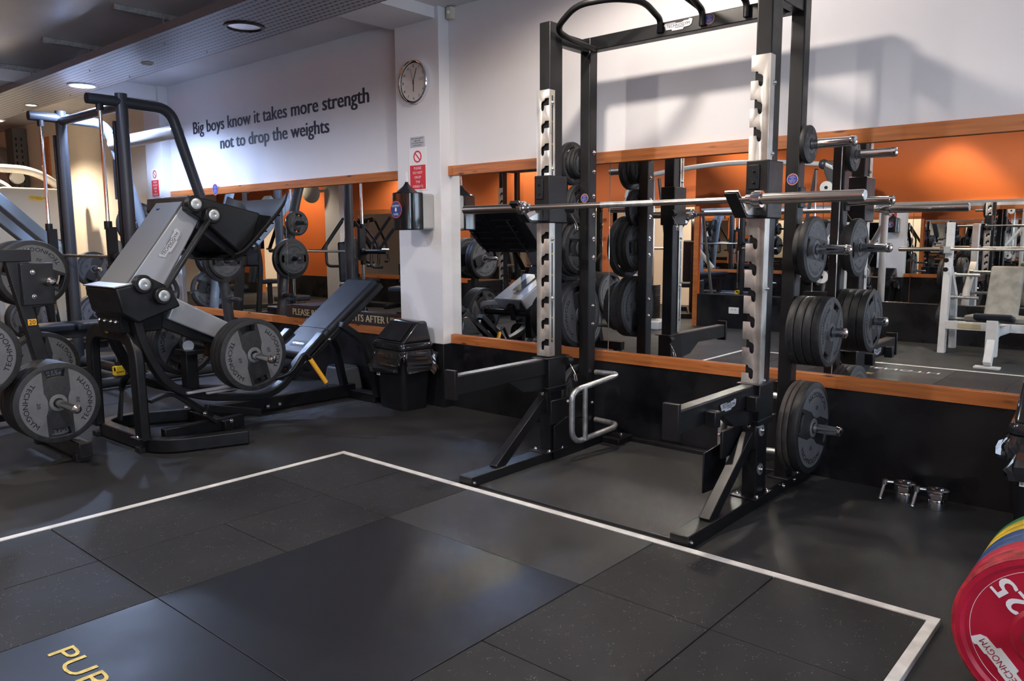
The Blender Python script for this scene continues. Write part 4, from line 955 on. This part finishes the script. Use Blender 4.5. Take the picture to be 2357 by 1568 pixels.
mk('plate', MB().box(-4.583, -4.425, 4.096, 4.0995, 1.975, 2.05), SILB, pq, .0006)
t = MB()
for i, ln in enumerate(('FOR YOUR SAFETY', 'AND OURS', 'CCTV MONITORING', 'IN PROGRESS')):
    put_text(t, ln, (-4.504, 4.0955, 2.036-i*.0165), (1,0,0), (0,0,1), .012*len(ln)*.72, .0095, ext=.0003)
mk('plaque_lettering', t, LET, pq, recalc=False)
ck = thing('wall_clock', 'round chrome rimmed wall clock on the white column', 'clock', (-4.515, 4.10, 2.29))
cc = V((-4.515, 4.10, 2.447)); cr_ = .158
mk('clock_face', MB().cyl(cc, cc+V((0,-.018,0)), cr_*.93, 56), TAN, ck)
mk('clock_rim', MB().lathe([(0, cr_), (.03, cr_), (.036, cr_*.97), (.034, cr_*.925), (.018, cr_*.91), (.018, cr_*.88)], cc, (0,-1,0), 56, cap=False), CHROME, ck)
t = MB()
for n in range(1, 13):
    if n == 3: continue
    a = pi/2 - n*pi/6
    put_text(t, str(n), cc+V((cos(a)*cr_*.74, -.019, sin(a)*cr_*.74)), (1,0,0), (0,0,1), None, .019)
mk('numerals', t, LET, ck, recalc=False)
mk('date_window', MB().box(cc.x+.062, cc.x+.112, cc.y-.0205, cc.y-.019, cc.z+.004, cc.z+.026), GREYP, ck)
def hand(nm, ang, L, wd, y):
    d = V((sin(ang), 0, cos(ang)))
    mk(nm, MB().rtube([cc-d*.015+V((0,y,0)), cc+d*L+V((0,y,0))], wd, .001, (0,1,0)), LET, ck)
hand('hour_hand', R(180), .07, .006, -.021); hand('minute_hand', R(22), .105, .0045, -.023); hand('second_hand', R(-14), .10, .0015, -.025)
se = thing('motion_sensor', 'small beige motion sensor high in the corner right of the column', 'sensor', (-4.19, 4.19, 2.84))
mk('case', MB().box(-4.235, -4.185, 4.155, 4.205, 2.86, 2.945), CREAM, se, .006, 3)
mk('lens', MB().ball((-4.21, 4.157, 2.905), .015), WHT, se)

ds = thing('wipes_dispenser', 'smoked black plastic equipment wipes dispenser mounted on the white column', 'dispenser', (-4.43, 4.0, 1.35))
mk('wall_box', MB().box(-4.525, -4.335, 3.975, 4.0995, 1.355, 1.618), GREYP, ds, .015, 3)
prof = rrect(-4.535, -4.325, 3.835, 4.06, .055, 6)
prof = [p for p in prof if p[1] < 3.985] 
prof = [(-4.535, 3.985)] + sorted([p for p in prof], key=lambda p: math.atan2(p[1]-3.985, p[0]+4.43)) + [(-4.325, 3.985)]
sh = mk('smoked_shell', MB().prism(prof, (0, 0, 1.35), (1,0,0), (0,1,0), (0, 0, .275)), SMOKE, ds, .010, 3)
mk('funnel_top', MB().lathe([(0, .082), (.012, .07), (.045, .03), (.068, .014), (.078, .012), (.08, 0)], (-4.43, 3.915, 1.623), (0,0,1), 28), PLAS, ds)
mk('wipe', MB().prism([(0,0), (.012,.0), (.018,.03), (.010,.085), (-.004,.075), (.002,.03)], (-4.436, 3.915, 1.69), (1,0,0), (0,0,1), (0,.004,0)), WHT, ds)
lb = mk('round_label', MB().cyl((-4.46, 3.8345, 1.50), (-4.46, 3.8325, 1.50), .062, 36), REDL, ds)
mk('label_disc', MB().cyl((-4.46, 3.8325, 1.50), (-4.46, 3.8315, 1.50), .057, 36), NAVY, lb)
t = MB()
put_text(t, 'EQUIPMENT', (-4.46, 3.831, 1.527), (1,0,0), (0,0,1), .088, .014); put_text(t, 'WIPES', (-4.46, 3.831, 1.465), (1,0,0), (0,0,1), .055, .015)
t.prism([(-.007,.014),(.007,.014),(.007,-.002),(.013,-.002),(0,-.018),(-.013,-.002),(-.007,-.002)], (-4.46, 3.831, 1.50), (1,0,0), (0,0,1), (0,-.0005,0))
mk('label_print', t, WHT, lb, recalc=False)

rs = thing('reminder_sign', 'brown board with tan capitals about replacing weights propped on the pine rail', 'sign', (-5.65, 4.16, .56))
mk('board', MB().box(-6.465, -4.80, 4.172, 4.184, .561, .672), BROWN, rs, .002)
t = MB(); put_text(t, 'PLEASE REPLACE WEIGHTS AFTER USE', (-5.61, 4.1715, .617), (1,0,0), (0,0,1), 1.50, .058, ext=.0005, embolden=.003)
mk('sign_lettering', t, GOLD, rs, recalc=False)

stk = thing('wipe_down_sticker', 'round blue reminder sticker with an orange rim on the pine rail over the alcove mirror', 'sticker', (-7.67, YF-.033, 1.80))
sticker(stk, (-7.67, YF-.033, 1.80), (1,0,0), (0,0,1), .06)
# ------------------------------------------------------------------ swing bins
def make_bin(label):
    o = thing('swing_bin', label, 'bin', (0,0,0), None)
    def ring(w, d, z, r=.045): return [V((x, y, z)) for x, y in rrect(-w/2, w/2, -d/2, d/2, r, 4)]
    def loft(rings):
        m = MB(); n = len(rings[0]); vs = [p for r in rings for p in r]
        fs = [[i*n+k, i*n+(k+1) % n, (i+1)*n+(k+1) % n, (i+1)*n+k] for i in range(len(rings)-1) for k in range(n)]
        fs += [list(range(n))[::-1], [(len(rings)-1)*n+k for k in range(n)]]; return m.add(vs, fs)
    mk('body', loft([ring(.31, .235, 0), ring(.32, .245, .02), ring(.385, .285, .46), ring(.395, .29, .465), ring(.395, .29, .48)]), PLASM, o, local=True)
    lid = mk('lid', loft([ring(.41, .305, .465), ring(.415, .31, .495), ring(.395, .295, .515)]), PLAS, o, .004, local=True)
    # hood: ridge running left-right, sloping front
    hw = .19
    mk('hood', MB().hexa([(-hw, -.140, .512), (hw, -.140, .512), (hw, .140, .512), (-hw, .140, .512)], [(-hw*.93, .02, .672), (hw*.93, .02, .672), (hw*.95, .105, .672), (-hw*.95, .105, .672)]), PLAS, lid, .02, 4, local=True)
    n = V((0, -.69, .73)); a = V((0, -.125, .530)); b = V((0, .005, .655))
    x = V((.15, 0, 0)); mk('swing_flap', MB().hexa([a-x+n*.006, a+x+n*.006, b+x*.95+n*.006, b-x*.95+n*.006], [a-x+n*.010, a+x+n*.010, b+x*.95+n*.010, b-x*.95+n*.010]), PLASM, lid, .003, local=True)
    rnd = random.Random(3); m = MB(); N = 72; rings = []
    base = rrect(-.202, .202, -.15, .15, .05, 17)
    for j in range(7):
        rr = []
        for k in range(len(base)):
            x0, y0 = base[k]; f = j/6
            wob = .05*sin(k*.55+j*.9)+.035*sin(k*1.27-j*1.1)+.035*rnd.uniform(-1,1); s = 1+f*.13+wob*f*1.5
            drop = .03+f*(.115+.055*sin(k*.26+1)+.03*sin(k*1.1))
            rr.append(V((x0*s, y0*s, .49-drop)))
        rings.append(rr)
    n_ = len(base); vs = [p for r in rings for p in r]
    m.add(vs, [[i*n_+k, i*n_+(k+1) % n_, (i+1)*n_+(k+1) % n_, (i+1)*n_+k] for i in range(6) for k in range(n_)])
    bg = mk('bin_bag', m, BAG, o, local=True)
    so = bg.modifiers.new('solid', 'SOLIDIFY'); so.thickness = .001
    for e in bg.data.polygons: e.use_smooth = False
    lb = mk('barcode_label', MB().box(-.150, -.105, -.1425, -.141, .25, .335), WHT, o, local=True)
    t = MB()
    for i in range(9): t.box(-.147+i*.0045, -.1455+i*.0045+.001*(i % 2), -.1431, -.1425, .255, .295)
    put_text(t, 'Bin', (-.1275, -.143, .318), (1,0,0), (0,0,1), .03, .010, ext=.0002)
    mk('label_print', t, LET, lb, local=True)
    return o
b1 = make_bin('black swing lid bin with a crumpled bag standing in front of the white column')
b1.location = (-4.53, 3.925, 0); b1.rotation_euler = (0, 0, R(-6))
b2 = dup(b1, (-.34, 3.92, 0), 'black swing lid bin at the right edge beside the coloured bumper plates', None, (0, 0, R(4)))

# ------------------------------------------------------------------ chrome collars on the floor
def collar(x, y, label):
    o = thing('barbell_collar', label, 'collar', (x, y, 0), 'chrome collars on the floor')
    mk('sleeve', MB().lathe([(0, .030), (0, .037), (.004, .0385), (.046, .0385), (.05, .037), (.05, .030), (.0, .030)], (x, y, 0), (0,0,1), 36), CHROME, o)
    hx = [(.045*cos(R(60*k+8)), .045*sin(R(60*k+8))) for k in range(6)]
    mk('hex_nut', MB().prism(hx, (x, y, .052), (1,0,0), (0,1,0), (0,0,.030)), CHROME, o, .003)
    mk('top_ring', MB().lathe([(0, .028), (0, .045), (.006, .052), (.012, .052), (.016, .045), (.016, .028), (0, .028)], (x, y, .083), (0,0,1), 36), CHROME, o)
    s = mk('lever_arm', MB().tube([(x-.045, y-.02, .092), (x-.075, y-.040, .095)], .009, 12).cyl((x-.078, y-.042, .082), (x-.078, y-.042, .108), .013, 16), CHROME, o)
    mk('lever_handle', MB().tube([(x-.078, y-.044, .088), (x-.090, y-.062, .012)], .0085, 12).ball((x-.090, y-.062, .012), .010), CHROME, o)
collar(-.985, 4.04, 'left one of the two chrome barbell collars on the floor by the kick board')
collar(-.835, 4.02, 'right one of the two chrome barbell collars on the floor by the kick board')

# ------------------------------------------------------------------ coloured bumper plates on a floor rack, right edge
def bumper(y, th, r, m, mr, label, x, z, big=False, roll=0):
    o = thing('bumper_plate', label, 'weight plate', (x, y, z), 'coloured bumper plates')
    mk('disc', MB().lathe([(0, .06), (.0, .080), (.008, .090), (.008, r*.86), (0, r*.90), (0, r*.97), (.006, r), (th-.006, r), (th, r*.97), (th, r*.90), (th-.008, r*.86), (th-.008, .090), (th, .080), (th, .025), (0, .025), (0, .06)], (x, y, z), (0,1,0), 96), m, o)
    mk('outer_rim', MB().lathe([(.0, r*.955), (-.0006, r*.965), (.004, r*.996), (.008, r*1.001), (th-.008, r*1.001), (th-.004, r*.996), (th, r*.96)], (x, y, z), (0,1,0), 96, cap=False), mr, o)
    mk('steel_hub', MB().lathe([(-.003, .026), (-.003, .058), (.002, .062)], (x, y, z), (0,1,0), 40, cap=False), STEEL, o)
    mk('hub_ring', MB().lathe([(.006, .128), (-.001, .132), (-.001, .150), (.008, .154)], (x, y, z), (0,1,0), 64), m, o) if False else None
    mk('face_ring', MB().lathe([(.0078, r*.80), (.0066, r*.803), (.0078, r*.806)], (x, y, z), (0,1,0), 96, cap=False), WHT if big else mr, o)
    if big:
        t = MB()
        def arc(s, rad, a0, a1, h, yy, up_in):
            me = text_me(s); xs_ = [v.co.x for v in me.vertices]; a, b = min(xs_), max(xs_); cap = max(v.co.y for v in text_me('H').vertices)
            vs = []
            for v in me.vertices:
                tt = (v.co.x-a)/(b-a); ph = a0+(a1-a0)*tt; rr = rad+(-1 if up_in else 1)*(v.co.y/cap)*h
                vs.append((x+rr*cos(ph), yy, z+rr*sin(ph)))
            t.add(vs, [list(p.vertices) for p in me.polygons])
        arc('25', r*.72, R(118+8+24), R(118-14+24), .045, y+.0065, False) if False else None
        for q in (1, -1):
            t = MB(); put_text(t, '25', (x-.092*q, y+.0070, z+.096*q), (-.707*q, 0, .707*q), (-.707*q, 0, -.707*q), .085, .056, ext=.0005, embolden=.0025); mk('number_print', t, WHT, o, recalc=False)
        for c in (R(222), R(42)):
            out = [(-.5,.30),(-.46,.5),(-.1,.5),(-.06,.42),(.18,.42),(.2,.5),(.36,.5),(.38,.62),(.44,.62),(.5,.5),(.47,.0),(.4,-.2),(.2,-.25),(.18,-.45),(-.2,-.45),(-.22,-.25),(-.42,-.25),(-.45,.1)]
            C_ = V((x+r*.60*cos(c), y+.007, z+r*.60*sin(c))); Yd = V((cos(c), 0, sin(c))); Xd = V((sin(c), 0, -cos(c)))
            lg = mk('logo_patch', MB().prism([(a*.17, b*.048) for a, b in out], C_, Xd, Yd, (0, -.0012, 0)), WHT, o)
            t = MB(); put_text(t, 'TECHNOGYM', C_+V((0, -.0015, 0))+Yd*.006, Xd, Yd, .135, .017, ext=.0002)
            mk('logo_lettering', t, BREDD, lg, recalc=False)
    return o
bx, bz = -.20, .262
BY = 2.30
seq = [('red', .072, BRED, BREDD, True), ('red', .070, BRED, BRED, False), ('blue', .062, BBLU, BBLU, False), ('blue', .062, BBLU, BBLU, False), ('yellow', .055, BYEL, BYEL, False), ('yellow', .05, BYEL, BYEL, False), ('green', .045, BGRN, BGRN, False)]
y = BY
lbs = ['nearest red bumper plate with a large 25 at the right edge', 'second red bumper plate tucked behind the one marked 25', 'nearer of the two dark blue bumper plates behind the red ones', 'further of the two dark blue bumper plates', 'nearer of the two yellow bumper plates', 'further of the two yellow bumper plates', 'green bumper plate at the back of the coloured row']
for i, (n, th, m, mr, big) in enumerate(seq):
    bumper(y, th, .225, m, mr, lbs[i], bx, bz, big); y += th+.004
bk = thing('bumper_rack', 'black steel floor rack carrying the coloured bumper plates', 'plate rack', (bx, BY+.2, 0))
mk('peg', MB().cyl((bx, BY-.12, bz), (bx, y+.05, bz), .024, 20), BLKW, bk)
mk('post', MB().box(bx-.035, bx+.035, y+.02, y+.09, .05, .45), BLKW, bk, .004)
mk('base', MB().box(bx-.05, bx+.05, BY-.15, y+.1, .0, .06).box(bx-.28, bx+.28, y+.02, y+.1, 0, .06), BLKW, bk, .004)
mk('front_stay', MB().rtube([(bx-.05, BY-.13, .06), (bx+.02, BY-.10, bz)], .03, .03, (0,1,0)), BLKW, bk, .003)

# ------------------------------------------------------------------ things seen only in the mirrors
bp_ = thing('bench_press', 'white framed bench press station with a grey padded bench behind the camera', 'exercise machine', (-1.45, -1.0, 0))
for x in (-2.05, -.85):
    s = -1 if x < -1.4 else 1
    u = mk('upright', MB().prism([(-1.25, 0), (-1.16, 0), (-1.21, .85), (-1.25, .98), (-1.25, 1.43), (-1.33, 1.43), (-1.33, .95)], (x-.035, 0, 0), (0,1,0), (0,0,1), (.07, 0, 0)), WHITEM, bp_, .004)
    mk('rear_leg', MB().rtube([(x, -1.30, .95), (x, -1.62, .62), (x, -1.72, .0)], .07, .07, (1,0,0)), WHITEM, bp_, .004)
    mk('bar_catch', MB().box(x-.03, x+.03, -1.25, -1.16, 1.095, 1.12).box(x-.03, x+.03, -1.17, -1.155, 1.10, 1.17), GREYP, bp_)
    for z in (.85, .60, .36): mk('weight_peg', MB().cyl((x-s*.04, -1.5, z), (x+s*.0, -1.5, z), .03, 14).cyl((x, -1.5, z), (x+.27, -1.5, z), .018, 14), GALV, bp_)
    mk('rubber_stop', MB().cyl((x, -1.145, .92), (x, -1.17, .92), .025, 16).cyl((x, -1.145, 1.02), (x, -1.17, 1.02), .025, 16), BLK, bp_)
cb = mk('cross_frame', MB().box(-2.02, -.88, -1.24, -1.17, .27, .36), WHITEM, bp_, .004)
mk('frame_label', MB().box(-1.90, -1.68, -1.170, -1.166, .29, .34), GOLD, cb)
mk('spine', MB().rtube(fillet([(-1.45, -1.2, .31), (-1.45, -.62, .33), (-1.45, -.45, .28), (-1.45, -.30, .04)], .1, 5), .07, .09), WHITEM, bp_, .004)
mk('foot_plate', MB().box(-1.56, -1.34, -.36, -.25, .0, .02), WHITEM, bp_, .003)
def padx(nm, p0, p1, w, th, n, m):
    p0 = V(p0); p1 = V(p1); n = V(n).normalized(); x = V((w/2, 0, 0)); b = [p0-x, p0+x, p1+x, p1-x]
    mk(nm, MB().hexa(b, [q+n*th for q in b]), m, bp_, .025, 4)
padx('back_pad', (-1.45, -.85, .43), (-1.45, -1.10, .95), .30, .07, (0, .9, .42), UPHG)
mk('seat_wing', MB().prism([(-.28,-.17),(.28,-.17),(.24,.06),(.13,.14),(-.13,.14),(-.24,.06)], (-1.45, -.72, .42), (1,0,0), (0,-1,0), (0,0,.07)), UPHG, bp_, .02, 3)
padx('seat_pad', (-1.45, -.40, .46), (-1.45, -.62, .42), .34, .07, (0, .1, 1), UPH)
mk('seat_post', MB().box(-1.50, -1.40, -.50, -.40, .10, .46), WHITEM, bp_, .004)
barbell(-2.545, -.345, -1.205, 1.137, 'steel barbell racked on the white bench press station')
GB = 'plates on the bench press station'
stack(['10', '10'], -2.09, -1.5, .85, -1, 'the white bench press, high side', GB)
stack(['20', '5'], -2.09, -1.5, .36, -1, 'the white bench press, low side', GB)

cc_ = thing('cable_crossover', 'wide light grey cable crossover machine with curved towers and twin weight stacks', 'exercise machine', (-4.7, -1.3, 0))
for x, s in ((-6.20, 1), (-3.12, -1)):
    mk('tower', MB().tube(fillet([(x, -1.25, .10), (x, -1.25, 1.98), (x+s*.30, -1.25, 2.14)], .22, 8), .045, 20), LGRY, cc_)
    mk('cam_housing', MB().prism([(0, -.02), (0, -.20), (.10, -.30), (.22, -.28), (.30, -.10), (.34, .06), (.16, .05)], (x, -1.27, 2.12), (s,0,0), (0,0,1), (0, .06, 0)), CHAR, cc_, .01)
    mk('top_joint', MB().ball((x+s*.33, -1.25, 2.14), .06), CHAR, cc_)
    for dx, zz in ((.20, .62), (.42, .62)):
        mk('guide_rod', MB().cyl((x+s*dx, -1.28, zz-.45), (x+s*dx, -1.28, 2.08), .012, 10), CHROME, cc_)
    mb = MB()
    for k in range(16): mb.box(x+s*.12, x+s*.50, -1.36, -1.22, .14+k*.030, .166+k*.030)
    mk('weight_stack', mb, BLKW, cc_)
    mk('stack_base', MB().box(x-.06*s, x+s*.62, -1.5, -1.10, 0, .12), LGRY, cc_, .02, 3)
    mk('swing_arm', MB().tube([(x+s*.05, -1.15, 1.42), (x+s*.45, -.85, .80)], .035, 14), LGRY, cc_)
    for zz, yy in ((.80, -1.18), (1.86, -1.2)):
        mk('pulley_wheel', MB().cyl((x+s*.26, yy, zz), (x+s*.26, yy+.03, zz), .075, 28), WHITEM, cc_)
        mk('pulley_hub', MB().cyl((x+s*.26, yy+.03, zz), (x+s*.26, yy+.036, zz), .02, 12), BLK, cc_)
    mk('cable', MB().cyl((x+s*.26, -1.17, .88), (x+s*.30, -1.2, 1.85), .004, 6), BLK, cc_)
    mk('inner_strut', MB().tube([(x+s*.75, -1.35, .05), (x+s*.45, -1.35, 2.1)], .022, 12), CHAR, cc_)
mk('arched_crossbar', MB().tube([(-5.87+2.42*k/16, -1.25, 2.14+.09*sin(pi*k/16)) for k in range(17)], .032, 14), LGRY, cc_)

sk = thing('power_socket', 'white double power socket on the black kick board of the orange wall', 'socket', (-4.855, YB+.02, .22))
mk('face', MB().box(-4.93, -4.78, YB+.012, YB+.022, .21, .30), WHT, sk, .002)
mk('switches', MB().box(-4.89, -4.87, YB+.022, YB+.024, .26, .275).box(-4.84, -4.82, YB+.022, YB+.024, .26, .275), GREYP, sk)

fn = thing('wall_fan', 'pale wall mounted fan high on the white pier beside the orange wall', 'fan', (-13.9, YB+.3, 2.2))
mk('cage', MB().lathe([(-.03, .02), (-.03, .20), (0, .24), (.03, .20), (.05, .05), (.05, 0)], (-14.3, YB+.42, 2.28), (.3, .9, -.2), 32), PALEG, fn)
mk('bracket', MB().tube([(-14.0, YB+.2, 2.3), (-14.25, YB+.36, 2.29)], .03, 12), PALEG, fn)

r2 = dup(rk, (-7.98, -1.27, 0), 'second black half rack across the gym, seen only in the mirror', None, (0, 0, pi))
stack(['15', '15'], -7.98-.36, -1.64, PZ[2], 1, 'an inner peg of the far half rack', 'plates on the second half rack')
stack(['20', '20'], -7.98+.69, -1.64, PZ[3], 1, 'the outer peg of the far half rack', 'plates on the second half rack')
# machines glimpsed in the mirrors
def seat_machine(x, y, label, rz, m=BLK, up=UPH):
    o = thing('strength_machine', label, 'exercise machine', (x, y, 0), 'machines on the far side of the gym', rz)
    def P(nm, mb, mm, bev=.01): mk(nm, mb, mm, o, bev, 3, local=True)
    P('base', MB().box(-.06, .06, -.7, .7, 0, .08).box(-.35, .35, -.7, -.6, 0, .08).box(-.35, .35, .6, .7, 0, .08), m)
    P('seat_pad', MB().box(-.18, .18, -.25, .18, .46, .54), up, .025)
    P('back_pad', MB().prism([(.22, .56), (.30, .56), (.42, 1.22), (.33, 1.24)], (-.16, 0, 0), (0,1,0), (0,0,1), (.32, 0, 0)), up, .025)
    P('column', MB().rtube(fillet([(0, .35, .06), (0, .42, .9), (0, .30, 1.55), (0, -.25, 1.65)], .2, 6), .08, .08, (1,0,0)), m)
    P('seat_post', MB().box(-.04, .04, -.06, .02, .06, .46), m)
    for s in (-1, 1):
        P('press_arm', MB().tube(fillet([(s*.12, -.20, 1.62), (s*.42, -.25, 1.2), (s*.42, -.30, .85), (s*.22, -.34, .85)], .08, 5), .022, 12), m, 0)
        P('weight_peg', MB().cyl((s*.44, .1, 1.1), (s*.66, .1, 1.1), .02, 12), STEEL, 0)
        P('horn_arm', MB().rtube([(s*.10, .2, 1.58), (s*.44, .1, 1.1)], .05, .05), m, .004)
    return o
s1 = seat_machine(-10.6, .3, 'black seated press machine in the far bay, reflected left of the white column', R(120))
s2 = dup(s1, (-13.2, .2, 0), 'black seated machine with a raised backrest before the orange wall in the far bay', None, (0,0,R(200)))
s3 = dup(s1, (-11.9, -1.0, 0), 'black seated machine beside the wood framed mirror of the far wall', None, (0,0,R(70)))
s4 = dup(s1, (-15.8, -3.1, 0), 'black seated machine inside the cream side room', None, (0,0,R(20)))
s5 = dup(s1, (-6.3, -3.4, 0), 'black seated machine inside the cream room behind the doorway', None, (0,0,R(-30)))
s6 = dup(s1, (-9.4, .2, 0), 'black seated machine in the bay, second from the wood framed mirror', None, (0,0,R(150)))
s7 = dup(s1, (-12.0, 1.6, 0), 'black seated machine in front of the cable station in the far bay', None, (0,0,R(200)))
GF = 'plates on machines across the gym'

# unused prototypes (if any) are removed
for k, o in PR.items():
    if k not in used:
        for c in list(o.children): bpy.data.objects.remove(c)
        bpy.data.objects.remove(o)
